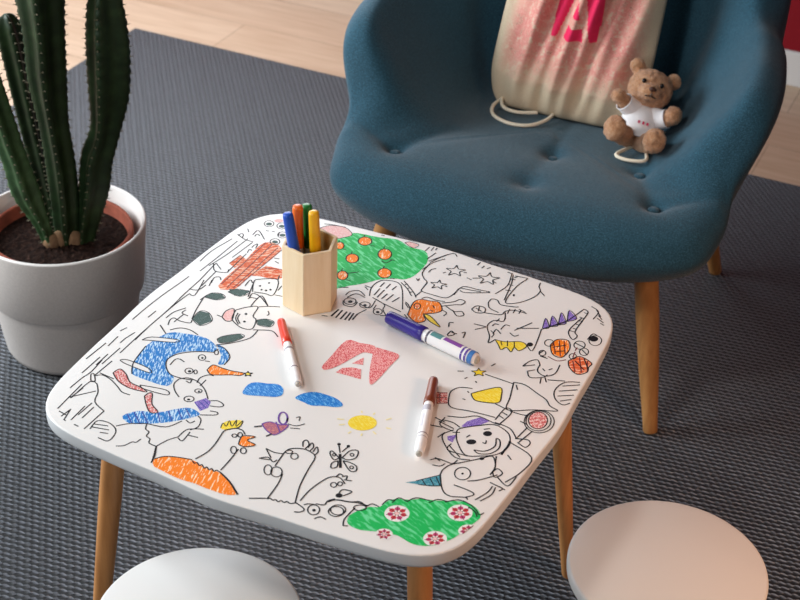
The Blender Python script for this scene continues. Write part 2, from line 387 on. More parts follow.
DRAW = """ink l 1.15 -2829,-583 -2829,-269 -2812,84 -2773,463 -2757,663
ink l 1.15 -2680,-441 -2674,-264
ink l 1.15 -2662,-1100 -2660,-971 -2631,-810
ink l 1.15 -2533,-952 -2550,-586 -2549,-167 -2574,307
ink l 1.15 -2535,-1282 -2549,-816 -2548,-356 -2539,58 -2517,294
ink l 1.15 -2819,-878 -2785,-770
ink l 1.15 -2523,302 -2434,312 -2529,687
ink l 1.15 -2569,153 -2577,660
ink l 1.15 -2444,-511 -2359,-569
ink l 1.15 -2757,-1229 -2770,-991
ink l 1.15 -2594,-1587 -2598,-1191
ink l 1.15 -2647,-1641 -2655,-1373
ink l 1.15 -2838,1067 -2841,1385 -2764,1803
ink l 1.15 -2701,854 -2680,1247 -2667,1787
ink l 1.15 -2666,1029 -2605,1404 -2569,1914
ink l 1.15 -2577,660 -2613,1082 -2606,1130
ink l 1.15 -2478,543 -2503,965
ink l 1.15 -2499,1372 -2460,1858
ink l 1.15 -2764,1946 -2595,1875 -2461,1880
ink l 1.15 -2356,1003 -2377,1556
ink l 1.15 -2643,1110 -2521,955 -2356,1003 -2379,1079
ink l 1.15 -2606,1130 -2469,1029
ink l 1.15 -2566,2035 -2556,2185 -2353,2013
ink l 1.15 -2733,1916 -2728,1991 -2679,1971 -2654,1890
ink l 1.15 -2717,2151 -2652,2073
ink l 1.15 -2403,672 -2438,804 -2385,855 -2327,801
ink l 1.15 -2389,593 -2434,741
ink l 1.15 -2462,2238 -2413,2242
ink l 1.15 -2376,2263 -2327,2266
ink l 1.15 -2395,1730 -2399,1798 -2374,1859 -2339,1739
ink l 1.15 -2378,1578 -2402,1680 -2354,1661
ink l 1.15 -2271,2298 -2227,2179
ink l 1.15 -2517,2015 -2521,2084 -2462,2070
darkgreen f 0 -2479,2438 -2473,2420 -2476,2401 -2487,2386 -2504,2376 -2523,2375 -2541,2381 -2554,2395 -2560,2413 -2557,2432 -2546,2448 -2529,2457 -2510,2459 -2492,2452
ink l 1 -2460,2459 -2447,2423 -2449,2388 -2465,2360 -2492,2345 -2525,2345 -2557,2361 -2581,2390 -2594,2425 -2593,2460 -2577,2488 -2550,2504 -2517,2503 -2485,2487 -2460,2459 -2447,2423
darkgreen f 0 -2285,2475 -2280,2456 -2283,2438 -2294,2422 -2311,2413 -2330,2411 -2348,2418 -2361,2432 -2367,2450 -2364,2468 -2353,2484 -2336,2494 -2316,2495 -2298,2488
ink l 1 -2267,2495 -2255,2460 -2257,2424 -2273,2397 -2300,2381 -2332,2382 -2364,2398 -2388,2426 -2401,2461 -2399,2497 -2383,2525 -2356,2540 -2323,2540 -2291,2523 -2267,2495 -2255,2460
darkgreen f 0 -2150,2261 -2144,2244 -2148,2225 -2159,2210 -2175,2200 -2194,2199 -2212,2205 -2225,2219 -2230,2236 -2227,2255 -2216,2270 -2199,2280 -2180,2282 -2163,2275
ink l 1 -2131,2281 -2119,2247 -2122,2212 -2138,2185 -2164,2170 -2196,2170 -2227,2185 -2251,2213 -2264,2248 -2262,2282 -2246,2310 -2219,2325 -2187,2325 -2155,2309 -2131,2281 -2119,2247
darkgreen f 0 -2150,2047 -2145,2030 -2148,2012 -2159,1996 -2175,1987 -2194,1985 -2212,1992 -2224,2005 -2230,2023 -2227,2041 -2216,2056 -2199,2065 -2180,2067 -2163,2061
ink l 1 -2132,2067 -2120,2033 -2122,1999 -2138,1972 -2164,1957 -2196,1957 -2227,1972 -2251,1999 -2263,2034 -2261,2068 -2245,2095 -2219,2110 -2186,2110 -2155,2095 -2132,2067 -2120,2033
pink f 0 -2384,2601 -2378,2578 -2385,2554 -2403,2532 -2428,2518 -2456,2513 -2481,2520 -2498,2536 -2503,2558 -2497,2583 -2479,2604 -2453,2619 -2425,2623 -2400,2617
ink l 1.15 -2641,-2187 -2636,-1948 -2614,-1792 -2644,-1516
ink l 1.15 -2508,-2346 -2506,-1961 -2401,-1960
ink l 1.15 -2589,-1826 -2502,-1945 -2459,-1922 -2556,-1808 -2589,-1826
ink l 1.15 -2521,-1837 -2457,-1777 -2322,-1798 -2162,-1875 -2038,-1947 -1917,-1950
ink l 1.15 -2401,-1960 -2294,-2088 -2207,-2271 -2007,-2364
ink l 1.15 -2007,-2364 -2010,-2763
ink l 1.15 -2531,-2335 -2327,-2084
ink l 1.15 -2248,-2697 -2265,-2394
ink l 1.15 -2233,-2578 -2227,-2304
ink l 1.15 -2156,-2602 -2159,-2358
ink l 1.15 -2519,-2351 -2502,-2110
ink l 1.15 -1948,-2729 -1966,-2564 -1836,-2523 -1700,-2571 -1634,-2665 -1630,-2812 -1769,-2816
ink l 1.15 -1963,-2628 -1795,-2580
ink l 1.15 -1950,-2686 -1740,-2637
ink l 1.15 -1806,-2725 -1711,-2698
ink l 1.15 -1494,-2844 -1416,-2793 -1373,-2693 -1328,-2676 -1313,-2596
ink l 1.15 -2522,-1473 -2531,-1843
ink l 1.15 -2504,-1755 -2279,-1774
ink l 1.15 -2166,-2748 -2097,-2755
ink l 1.15 -2534,-2610 -2562,-2049
ink l 1.15 -2418,-2724 -2377,-2523
ink l 1.15 -2503,-2651 -2358,-2647
ink l 1.15 -2372,-2766 -2306,-2756
ink l 1.15 -2375,-2545 -2362,-2760
ink l 1.15 -2833,-1596 -2818,-1187
ink l 1.15 -2699,-1863 -2704,-1476
blue f 0 -1757,-2338 -1650,-2167 -1424,-2074 -1271,-1914 -1134,-1815 -964,-1857 -1027,-1981 -1194,-2161 -1385,-2302 -1593,-2416
blueline l 1 -1736,-2273 -1573,-2405
blueline l 1 -1681,-2207 -1489,-2359
blueline l 1 -1601,-2154 -1410,-2307
blueline l 1 -1424,-2074 -1294,-2225
blueline l 1 -1334,-1993 -1184,-2133
blueline l 1 -1248,-1905 -1098,-2046
blueline l 1 -1170,-1849 -1038,-1964
violet f 0 -1157,-1691 -1072,-1553 -976,-1591 -944,-1710 -996,-1807
blueline l 0.9 -1135,-1702 -986,-1779
blueline l 0.9 -1115,-1645 -965,-1722
blueline l 0.9 -1089,-1594 -954,-1662
redhatch f 0 -1752,-1882 -1738,-1804 -1690,-1801 -1581,-1971 -1428,-2068 -1508,-2120 -1644,-2006
ink l 1.1 -1752,-1882 -1738,-1804 -1690,-1801 -1581,-1971 -1428,-2068 -1508,-2120 -1644,-2006 -1752,-1882
redhatch f 0 -2363,-1677 -2336,-1565 -2209,-1616 -2070,-1730 -1904,-1756 -1770,-1799 -1911,-1830 -2043,-1833 -2211,-1784
ink l 1.1 -2363,-1677 -2336,-1565 -2209,-1616 -2070,-1730 -1904,-1756 -1770,-1799 -1911,-1830 -2043,-1833 -2211,-1784 -2363,-1677
ink l 1.15 -1575,-1385 -1572,-1502 -1482,-1616 -1372,-1695
ink l 1.15 -1575,-1385 -1489,-1313 -1335,-1323 -1171,-1421 -1040,-1558
ink l 1.15 -1008,-1586 -912,-1533 -810,-1568 -827,-1623 -944,-1665
ink l 1.15 -891,-1749 -802,-1731 -785,-1780 -954,-1873
ink l 1.15 -1712,-2534 -1593,-2416 -1416,-2319
ink l 1.15 -1416,-2319 -1372,-2413 -1305,-2441 -1289,-2518 -1220,-2545 -1188,-2612 -1081,-2626
ink l 1.15 -1081,-2626 -992,-2819 -961,-2906
ink l 1.15 -1081,-2626 -1024,-2459 -952,-2355
ink l 1.15 -952,-2355 -942,-2198 -870,-2136 -762,-2085
ink l 1.15 -942,-2371 -870,-2395 -870,-2288 -880,-2207
ink l 1.15 -880,-2272 -740,-2251
ink l 1.15 -901,-2175 -849,-2081 -891,-1950 -964,-1901
ink l 1.15 -1416,-2319 -1182,-2264 -1079,-2076
ink l 1.15 -1048,-2036 -974,-2062 -943,-2001
ink l 1 -1192,-1456 -1186,-1473 -1189,-1491 -1200,-1506 -1218,-1516 -1237,-1518 -1256,-1512 -1269,-1499 -1275,-1482 -1272,-1464 -1261,-1449 -1244,-1439 -1224,-1437 -1205,-1443 -1192,-1456 -1186,-1473
ink l 1 -1190,-1640 -1182,-1664 -1186,-1689 -1201,-1709 -1225,-1722 -1252,-1725 -1278,-1717 -1296,-1699 -1304,-1676 -1300,-1651 -1285,-1630 -1261,-1617 -1234,-1614 -1208,-1623 -1190,-1640 -1182,-1664
ink f 0 -1207,-1474 -1204,-1486 -1211,-1495 -1223,-1496 -1233,-1488 -1235,-1476 -1229,-1467 -1217,-1466
ink f 0 -1224,-1673 -1221,-1688 -1230,-1699 -1245,-1701 -1258,-1692 -1261,-1677 -1252,-1665 -1236,-1664
blue f 0 -2282,-1315 -2335,-994 -2252,-614 -2013,-507 -1761,-470 -1553,-559 -1504,-684 -1717,-777 -1893,-925 -1930,-1120 -1811,-1299 -1641,-1397 -1625,-1578 -1921,-1600 -2144,-1580 -2217,-1475
blue f 0 -1554,-509 -1394,-572 -1280,-684 -1255,-844 -1321,-880 -1380,-715 -1507,-584
white f 0 -2455,-908 -2381,-790 -2051,-683 -2067,-753 -2360,-866
ink l 1.1 -2455,-908 -2381,-790 -2051,-683 -2067,-753 -2360,-866 -2455,-908
white f 0 -2447,-1407 -2359,-1358 -2042,-1378 -1961,-1454 -2331,-1441
ink l 1.1 -2447,-1407 -2359,-1358 -2042,-1378 -1961,-1454 -2331,-1441 -2447,-1407
white f 0 -1927,-1722 -1590,-1653 -1522,-1732 -1837,-1766
ink l 1.1 -1927,-1722 -1590,-1653 -1522,-1732 -1837,-1766 -1927,-1722
ink l 1.15 -1500,-691 -1709,-788 -1881,-943 -1931,-1096 -1869,-1234 -1731,-1351 -1576,-1361 -1460,-1335 -1412,-1318
ink l 1.15 -1837,-1191 -1843,-1047 -1765,-1028
ink l 1.15 -1799,-1022 -1714,-1050
ink l 1.15 -1499,-905 -1437,-886
ink l 1.15 -1477,-1378 -1411,-1389 -1427,-1327
ink l 1.15 -1335,-1347 -1359,-1241 -1306,-1140 -1229,-1121
ink l 1.15 -1269,-1381 -1271,-1240
ink l 1.15 -2335,-994 -2282,-1315 -2217,-1475 -2144,-1580
ink l 1.15 -2353,-461 -2395,-351 -2375,-286 -2268,-307 -2128,-282 -2143,-210
ink l 1.15 -2267,-544 -2179,-442 -2040,-417 -1888,-463
ink l 1.15 -2467,-337 -2453,-168 -2367,-11
ink l 1.15 -2324,-364 -2312,-143
ink l 1.15 -2444,-511 -2261,-645
ink l 1.15 -1553,-559 -1440,-547 -1269,-678 -1244,-862
ink l 1.15 -1504,-684 -1491,-601
ink l 1 -1532,-839 -1522,-864 -1522,-888 -1531,-907 -1549,-916 -1571,-915 -1594,-904 -1612,-884 -1622,-859 -1623,-835 -1613,-816 -1595,-806 -1573,-807 -1550,-819 -1532,-839 -1522,-864
ink l 1 -1515,-1159 -1505,-1183 -1506,-1207 -1518,-1226 -1537,-1237 -1561,-1237 -1584,-1227 -1603,-1207 -1612,-1183 -1612,-1159 -1600,-1140 -1581,-1129 -1557,-1129 -1533,-1140 -1515,-1159 -1505,-1183
ink l 1 -1458,-1151 -1449,-1168 -1446,-1183 -1449,-1194 -1457,-1198 -1468,-1195 -1481,-1185 -1493,-1171 -1501,-1154 -1504,-1139 -1502,-1128 -1494,-1124 -1482,-1127 -1469,-1137 -1458,-1151 -1449,-1168
ink l 1 -1451,-664 -1441,-685 -1437,-704 -1441,-717 -1451,-723 -1465,-719 -1481,-707 -1495,-689 -1505,-668 -1509,-649 -1505,-636 -1495,-630 -1481,-634 -1465,-646 -1451,-664 -1441,-685
ink f 0 -1550,-859 -1545,-874 -1551,-885 -1564,-885 -1576,-874 -1581,-859 -1575,-848 -1562,-848
ink f 0 -1528,-1176 -1524,-1194 -1534,-1208 -1552,-1209 -1567,-1198 -1571,-1179 -1562,-1165 -1544,-1164
orange f 0 -1373,-1056 -1365,-929 -1232,-929 -1088,-922 -932,-889 -950,-957 -1044,-994 -1218,-1091 -1295,-1110
ink l 1.1 -1373,-1056 -1365,-929 -1232,-929 -1088,-922 -932,-889 -950,-957 -1044,-994 -1218,-1091 -1295,-1110 -1373,-1056
yellow f 0 -910,-830 -877,-854 -839,-836 -853,-874 -825,-902 -866,-902 -887,-936 -898,-899 -939,-892 -905,-869
ink l 1.1 -910,-830 -877,-854 -839,-836 -853,-874 -825,-902 -866,-902 -887,-936 -898,-899 -939,-892 -905,-869 -910,-830
darkgreen f 0 -2302,330 -2261,466 -2130,511 -2043,448 -2122,347
ink l 0.8 -2302,330 -2261,466 -2130,511 -2043,448 -2122,347 -2302,330
darkgreen f 0 -2085,592 -2030,709 -1826,738 -1888,579
ink l 0.8 -2085,592 -2030,709 -1826,738 -1888,579 -2085,592
darkgreen f 0 -2156,-191 -2166,20 -2037,38 -1902,-102 -1982,-269
ink l 0.8 -2156,-191 -2166,20 -2037,38 -1902,-102 -1982,-269 -2156,-191
darkgreen f 0 -1625,-420 -1582,-318 -1425,-179 -1344,-212 -1420,-383 -1544,-477
ink l 0.8 -1625,-420 -1582,-318 -1425,-179 -1344,-212 -1420,-383 -1544,-477 -1625,-420
darkgreen f 0 -1398,206 -1306,284 -1178,275 -1166,150 -1326,113
ink l 0.8 -1398,206 -1306,284 -1178,275 -1166,150 -1326,113 -1398,206
pink f 0 -1837,41 -1866,188 -1798,280 -1685,46 -1742,-12
ink l 1.1 -1837,41 -1866,188 -1798,280 -1685,46 -1742,-12 -1837,41
ink l 1.15 -1763,273 -1661,412 -1544,477 -1492,261 -1409,200 -1348,-5 -1474,-49 -1614,5 -1710,86 -1763,273
ink l 1.15 -1702,225 -1663,101 -1558,-1
ink l 1.15 -1667,218 -1640,114 -1549,26
ink l 1.15 -1920,49 -1837,41
ink l 1.15 -1544,477 -1435,555 -1288,621
ink l 1.15 -1638,452 -1654,609 -1634,733 -1440,563
ink l 1.15 -1761,578 -1743,627 -1643,644
ink l 1.15 -1324,-18 -1267,14 -1096,83 -959,3
ink l 1.15 -1267,14 -1264,-193 -1409,-402 -1565,-540
ink l 1.15 -2302,330 -2225,14 -2156,-191
ink l 1.15 -1786,620 -1826,738 -1893,929
ink l 1.15 -2585,397 -2465,436 -2438,594
ink l 1.15 -1379,460 -1331,405 -1335,360
ink l 1.15 -2309,242 -2292,364
ink l 1.15 -2341,-51 -2348,-136 -2240,-157
ink f 0 -1581,265 -1577,249 -1585,236 -1600,236 -1614,247 -1618,264 -1610,277 -1595,277
ink f 0 -1507,102 -1503,86 -1511,74 -1526,73 -1539,84 -1543,101 -1535,113 -1520,114
rust f 0 -2282,653 -2302,1392 -2311,1942 -2015,1922 -2006,1469 -2027,1057 -2048,699
rust f 0 -2452,1217 -2429,1480 -2266,1413 -2327,1153
rust f 0 -2046,1090 -1976,1418 -1728,1446 -1621,1242 -1728,1159 -1911,1144
maroon l 1 -2267,705 -2292,1952
maroon l 1 -2156,681 -2187,1941
maroon l 1 -2075,705 -2072,1913
maroon l 1 -2042,767 -1995,1887
maroon l 1 -2452,1217 -2429,1480
maroon l 1 -1983,1347 -1737,1441
darkgreen f 0 -2119,659 -1851,767 -1847,642 -1961,557
ink l 1.15 -1797,755 -1914,990 -1872,1079 -1647,1183 -1511,830 -1636,802 -1779,765
ink l 1.15 -1647,1183 -1686,1293
ink l 1.15 -1493,840 -1387,858
ink l 1.15 -1756,609 -1778,723 -1651,709 -1452,570
ink l 1.15 -1514,956 -1526,1078
ink l 1.15 -1963,833 -1978,997 -1912,947
ink l 1.15 -1976,1644 -1902,1663
ink l 1.15 -1927,1581 -1851,1556
ink f 0 -1770,941 -1768,927 -1775,917 -1788,916 -1799,925 -1801,938 -1794,949 -1781,950
ink f 0 -1640,885 -1637,869 -1645,857 -1659,856 -1672,867 -1675,883 -1667,895 -1653,896
ink f 0 -1598,930 -1594,914 -1601,903 -1614,903 -1627,914 -1630,930 -1624,941 -1610,941
ink f 0 -1703,1065 -1700,1051 -1706,1041 -1718,1041 -1728,1051 -1731,1064 -1725,1074 -1714,1074
ink f 0 -1706,869 -1703,856 -1709,846 -1721,846 -1731,855 -1734,869 -1728,878 -1717,879
green f 0 -1537,2491 -1501,2607 -1333,2798 -1162,2847 -935,2880 -681,2952 -439,2852 -207,2866 -66,2669 -37,2414 -62,2177 -137,2047 -255,2003 -427,1884 -564,1698 -717,1547 -969,1405
pink f 0 -1810,2673 -1792,2732 -1699,2834 -1497,2875 -1323,2756 -1387,2623 -1490,2541 -1693,2642
ink l 0.8 -1810,2673 -1792,2732 -1699,2834 -1497,2875 -1323,2756 -1387,2623 -1490,2541 -1693,2642 -1810,2673
pink f 0 -559,2926 -502,3030 -353,2971 -393,2855
ink l 0.8 -559,2926 -502,3030 -353,2971 -393,2855 -559,2926
orange f 0 -991,2729 -977,2679 -982,2631 -1005,2592 -1043,2571 -1087,2571 -1129,2593 -1160,2633 -1175,2682 -1171,2731 -1147,2771 -1109,2792 -1065,2791 -1023,2769
ink l 1.2 -991,2729 -977,2679 -982,2631 -1005,2592 -1043,2571 -1087,2571 -1129,2593 -1160,2633 -1175,2682 -1171,2731 -1147,2771 -1109,2792 -1065,2791 -1023,2769 -991,2729 -977,2679
ink l 1 -1146,2774 -1156,2836
ink l 1 -955,2617 -886,2630
orange f 0 -1280,2423 -1265,2383 -1264,2345 -1276,2316 -1299,2303 -1329,2308 -1359,2330 -1385,2364 -1400,2405 -1402,2443 -1390,2472 -1366,2485 -1336,2480 -1306,2458
ink l 1.2 -1280,2423 -1265,2383 -1264,2345 -1276,2316 -1299,2303 -1329,2308 -1359,2330 -1385,2364 -1400,2405 -1402,2443 -1390,2472 -1366,2485 -1336,2480 -1306,2458 -1280,2423 -1265,2383
ink l 1 -1390,2475 -1403,2524
ink l 1 -1245,2331 -1199,2335
orange f 0 -940,2222 -923,2172 -925,2123 -946,2085 -980,2066 -1022,2069 -1062,2093 -1094,2135 -1111,2185 -1109,2234 -1089,2272 -1055,2291 -1012,2288 -971,2264
ink l 1.2 -940,2222 -923,2172 -925,2123 -946,2085 -980,2066 -1022,2069 -1062,2093 -1094,2135 -1111,2185 -1109,2234 -1089,2272 -1055,2291 -1012,2288 -971,2264 -940,2222 -923,2172
ink l 1 -1089,2276 -1102,2338
ink l 1 -900,2108 -835,2117
orange f 0 -584,2552 -565,2492 -566,2436 -587,2393 -624,2372 -669,2377 -715,2408 -751,2457 -770,2517 -770,2574 -748,2617 -711,2638 -665,2633 -619,2602
ink l 1.2 -584,2552 -565,2492 -566,2436 -587,2393 -624,2372 -669,2377 -715,2408 -751,2457 -770,2517 -770,2574 -748,2617 -711,2638 -665,2633 -619,2602 -584,2552 -565,2492
ink l 1 -748,2621 -764,2695
ink l 1 -537,2417 -467,2425
orange f 0 -364,2105 -348,2052 -351,2001 -373,1962 -410,1941 -453,1944 -495,1969 -528,2012 -544,2065 -541,2116 -519,2157 -482,2177 -439,2174 -396,2148
ink l 1.2 -364,2105 -348,2052 -351,2001 -373,1962 -410,1941 -453,1944 -495,1969 -528,2012 -544,2065 -541,2116 -519,2157 -482,2177 -439,2174 -396,2148 -364,2105 -348,2052
ink l 1 -519,2160 -531,2226
ink l 1 -325,1985 -257,1996
orange f 0 -863,1758 -846,1710 -845,1664 -860,1630 -889,1614 -926,1619 -963,1644 -993,1684 -1010,1732 -1011,1778 -996,1812 -967,1829 -930,1824 -893,1798
ink l 1.2 -863,1758 -846,1710 -845,1664 -860,1630 -889,1614 -926,1619 -963,1644 -993,1684 -1010,1732 -1011,1778 -996,1812 -967,1829 -930,1824 -893,1798 -863,1758 -846,1710
ink l 1 -996,1816 -1010,1874
ink l 1 -822,1649 -765,1654
orange f 0 -1283,1982 -1266,1933 -1267,1885 -1285,1849 -1318,1830 -1358,1834 -1398,1858 -1430,1899 -1448,1949 -1448,1997 -1430,2034 -1397,2052 -1356,2048 -1316,2023
ink l 1.2 -1283,1982 -1266,1933 -1267,1885 -1285,1849 -1318,1830 -1358,1834 -1398,1858 -1430,1899 -1448,1949 -1448,1997 -1430,2034 -1397,2052 -1356,2048 -1316,2023 -1283,1982 -1266,1933
ink l 1 -1429,2037 -1444,2098
ink l 1 -1241,1870 -1179,1878
ink l 1.15 -897,1796 -770,1912
ink l 1.15 -630,2328 -548,2306 -510,2419
ink l 1.15 -207,2866 -195,2990
ink l 1.15 -133,2909 -139,3022
ink l 1.15 -85,2959 -91,3073
ink l 1.15 -1814,2817 -1709,2853 -1503,2886
ink l 1.15 -954,2965 -897,2949
ink l 1.15 -364,1445 -431,1621 -429,1796 -346,1908 -106,1890 174,1371
ink l 1.15 -311,1433 -120,1372 181,1312
ink l 1.15 -657,1302 -647,1414 -549,1491 -417,1416
ink l 1.15 -623,1174 -562,1082 -440,1110 -438,1236
ink l 1.15 -403,1213 -229,1186 -242,1387
ink l 1.15 -843,1433 -709,1487
ink l 1.15 -259,1420 -86,1349 -55,1242 45,1134
ink l 1.15 -705,715 -627,738
ink l 1.15 -303,980 -248,1134
ink l 1.15 -140,1958 0,1863 136,1725
ink l 1.15 -120,2013 104,1836 205,1722
ink l 1.15 -538,1647 -440,1638
ink l 1.15 -613,1263 -550,1405 -400,1383
ink l 1.15 -450,1568 -520,1614
ink l 1.15 -69,1932 -41,1970
ink l 1.15 0,1863 36,1905
ink l 1.15 77,1799 117,1834
ink l 1.15 -169,1178 -183,1295
ink l 1.15 -25,1095 49,1128
ink l 1.15 129,1553 197,1508 262,1420
ink l 1.3 -319,1492 -324,1681
ink l 1.3 -258,1463 -253,1678
ink l 1.3 -188,1460 -175,1615
ink l 1.3 -118,1457 -95,1639
ink l 1.3 -30,1464 9,1612
ink l 1.3 -341,1715 -338,1846
ink l 1.3 -252,1722 -249,1853
ink l 1.3 -163,1728 -151,1843
ink l 1.7 -584,762 -573,953
ink l 1.7 -514,760 -520,961
ink l 1.7 -446,759 -451,959
ink l 1.7 -385,772 -399,968
ink l 1.7 -333,781 -355,971
ink l 1.7 -298,821 -303,980
ink l 1 -464,1242 -455,1207 -461,1171 -482,1142 -514,1124 -549,1122 -582,1136 -605,1163 -615,1197 -608,1233 -587,1263 -556,1281 -520,1283 -487,1269 -464,1242 -455,1207
ink l 1 -254,1255 -246,1224 -251,1192 -269,1166 -297,1150 -328,1149 -357,1162 -377,1186 -386,1217 -380,1249 -362,1276 -335,1291 -303,1293 -274,1280 -254,1255 -246,1224
ink l 1 -39,1189 -30,1159 -33,1129 -48,1105 -72,1091 -99,1092 -125,1106 -144,1131 -153,1161 -150,1192 -135,1216 -112,1229 -84,1228 -58,1214 -39,1189 -30,1159
ink f 0 -498,1210 -495,1185 -511,1166 -535,1163 -554,1179 -557,1204 -541,1224 -517,1226
ink f 0 -66,1162 -63,1141 -74,1125 -92,1124 -108,1139 -111,1160 -100,1176 -81,1177
ink f 0 -291,1226 -289,1207 -301,1192 -319,1190 -333,1202 -336,1222 -324,1237 -306,1238
orange f 0 286,1296 229,1595 286,1711 409,1738 531,1765 644,1620 604,1515 479,1404 558,1286 494,1189 393,1214
ink l 1.1 286,1296 229,1595 286,1711 409,1738 531,1765 644,1620 604,1515 479,1404 558,1286 494,1189 393,1214 286,1296
yellow f 0 462,1415 565,1411 728,1300 791,1235 593,1305
ink l 1.1 462,1415 565,1411 728,1300 791,1235 593,1305 462,1415
ink l 1 352,1560 362,1530 362,1501 353,1479 336,1470 314,1474 292,1490 275,1516 265,1547 264,1576 274,1597 291,1607 313,1603 335,1586 352,1560 362,1530
rust f 0 335,1550 340,1524 329,1506 310,1507 292,1526 287,1553 298,1571 317,1570
ink l 1.15 644,1620 728,1584 723,1499
ink l 1.15 575,1768 702,1881 750,1971 835,1956 821,1864 750,1824 606,1702
ink l 1.15 633,1738 801,1666 889,1715 953,1648 881,1588 768,1689
ink l 1.15 287,1733 334,1801 472,1795 595,1821
ink l 1.15 140,1524 223,1446
ink l 1.15 251,1276 325,1216
ink l 1.15 492,1659 540,1603
ink l 1.15 503,1541 554,1528
ink l 1.15 -1,2599 9,2335 94,2206 171,2140 184,1995 206,1900 381,1892 556,1905 614,2022 654,2281 866,2314 1033,2343
ink l 1.15 -10,2617 60,2817 177,3022 256,2951
ink l 1.15 -90,2686 -47,2895
ink l 1.15 -45,2643 119,2943
ink l 1.15 657,2175 753,2164 1041,2326
ink l 1.15 643,2231 925,2282
ink l 1.15 -25,2406 27,2638 133,2812
ink l 1.15 3,2155 46,2113 39,2175
ink l 1.15 82,2376 85,2468 132,2516
ink l 1.15 183,1738 206,1900
ink l 1.15 620,2206 632,2032
ink l 1.05 350,2744 414,2664 508,2691 458,2599 509,2511 415,2532 353,2451 345,2556 255,2594 344,2637 350,2744
ink l 1.05 305,2279 354,2211 433,2228 387,2156 424,2081 348,2104 293,2041 291,2127 219,2163 295,2193 305,2279
ink l 1.15 264,2457 289,2502
ink l 1.15 512,2619 554,2629
ink l 1.15 429,2176 466,2171
ink l 1.3 893,1299 861,1391 909,1417
ink l 1.3 951,1131 965,1229 1030,1175 980,1111 951,1131
ink l 1.3 979,1200 1055,1207
ink l 1.3 1104,1252 1137,1289 1166,1161
ink l 1.15 839,2801 905,2710 1009,2736 949,2636 1000,2536 899,2564 827,2477 823,2593 726,2640 826,2683 839,2801
ink l 1.15 681,2545 777,2599
ink l 1.15 958,2615 1022,2585
ink l 1.15 1144,2898 1208,2690 1284,2249
ink l 1.15 1361,2908 1301,2644 1319,2206 1494,2304 1616,2531 1631,2700 1574,2798 1572,2928
ink l 1.15 1631,2700 1731,2615
ink l 1.15 1115,2333 1181,2609 1112,2934
ink l 1.15 1180,2892 1368,2932
ink l 1.15 1141,2784 1221,2796
ink l 1.15 1170,2636 1249,2648
ink l 1.15 1199,2489 1273,2512
ink l 1.15 1045,2930 1137,2915
ink l 1.15 600,2882 610,2976
ink l 1.15 687,2843 699,2917
ink l 1.15 755,2868 791,2921
ink l 1.15 1118,2093 1125,2192 1204,2204 1288,2125 1469,2164 1523,2194
ink l 1.15 1118,2093 1187,1975 1336,1935
ink l 1.15 985,1831 1018,1943 1133,1945 1164,1838 1071,1786 985,1831
ink l 1.15 1164,1838 1384,1900 1405,2004 1501,2089 1679,2095
ink l 1.15 1453,1969 1437,2084
ink l 1.15 1515,2016 1504,2121
ink l 1.15 1586,2043 1581,2133
ink l 1.15 1416,1979 1479,1830
ink l 1.15 1027,1885 1126,1848
ink l 1.15 1051,1943 1087,1826
ink l 1.15 1458,1880 1474,1767 1358,1732 1332,1567 1453,1366 1501,1217 1548,1331
ink l 1.15 1154,1527 1326,1545
ink l 1.15 1220,1414 1330,1535
ink l 1.15 1688,1645 1827,1933
ink l 1.15 1694,1708 1956,1855
ink l 1.15 1390,1599 1403,1666 1458,1667
ink l 1.15 1521,1582 1532,1708 1595,1713
ink l 1.15 1656,1568 1738,1525 1780,1578
ink l 1.15 1992,1845 2025,1685 2073,1333 1960,1415
ink l 1.15 1992,1845 2094,1992 2213,2180 2320,2578
ink l 1.15 2320,2578 2397,2528 2399,2283 2405,2015 2468,1932 2444,1830 2350,1925 2324,2060 2370,2359
ink l 1.15 2338,2189 2405,2183
ink l 1.15 2350,2075 2407,2076
ink l 1.15 2342,2282 2412,2290
ink l 1.15 1471,1435 1469,1553 1562,1486
ink l 1.15 2470,2787 2540,2639 2513,2408
ink l 1.15 2513,2686 2609,2653
ink l 1.15 2531,2603 2650,2576
ink l 1.15 2545,2530 2676,2505
ink l 1.15 2551,2460 2694,2418
ink l 1.15 2629,2369 2706,2351
ink l 1.15 2613,1924 2633,2083 2704,2063
ink f 0 1366,2435 1369,2415 1363,2402 1350,2404 1339,2420 1335,2440 1341,2453 1354,2451
ink f 0 2029,1470 2031,1434 2010,1408 1980,1406 1957,1430 1955,1466 1975,1493 2006,1495
violet f 0 1995,1877 1945,2121 2068,1935
ink l 0.9 1995,1877 1945,2121 2068,1935 1995,1877
violet f 0 2068,1959 2005,2216 2154,2043
ink l 0.9 2068,1959 2005,2216 2154,2043 2068,1959
violet f 0 2150,2053 2082,2351 2227,2145
ink l 0.9 2150,2053 2082,2351 2227,2145 2150,2053
violet f 0 2227,2187 2156,2455 2316,2316
ink l 0.9 2227,2187 2156,2455 2316,2316 2227,2187
yellow f 0 1548,1331 1685,1349 1866,1449 1970,1391 1919,1247 1838,1289 1839,1174 1748,1239 1704,1156 1638,1235
ink l 1 1548,1331 1685,1349 1866,1449 1970,1391 1919,1247 1838,1289 1839,1174 1748,1239 1704,1156 1638,1235 1548,1331
orange f 0 2231,1565 2262,1728 2401,1777 2488,1593 2462,1378 2332,1391
ink l 1.1 2231,1565 2262,1728 2401,1777 2488,1593 2462,1378 2332,1391 2231,1565
rust f 0 2566,1351 2658,1515 2890,1474 2949,1396 2936,1266 2773,1132 2632,1220
ink l 1.1 2566,1351 2658,1515 2890,1474 2949,1396 2936,1266 2773,1132 2632,1220 2566,1351
ink l 1 2251,1635 2258,1601 2254,1568 2239,1543 2216,1530 2189,1532 2165,1549 2148,1577 2140,1611 2145,1644 2160,1669 2183,1682 2209,1680 2234,1663 2251,1635 2258,1601
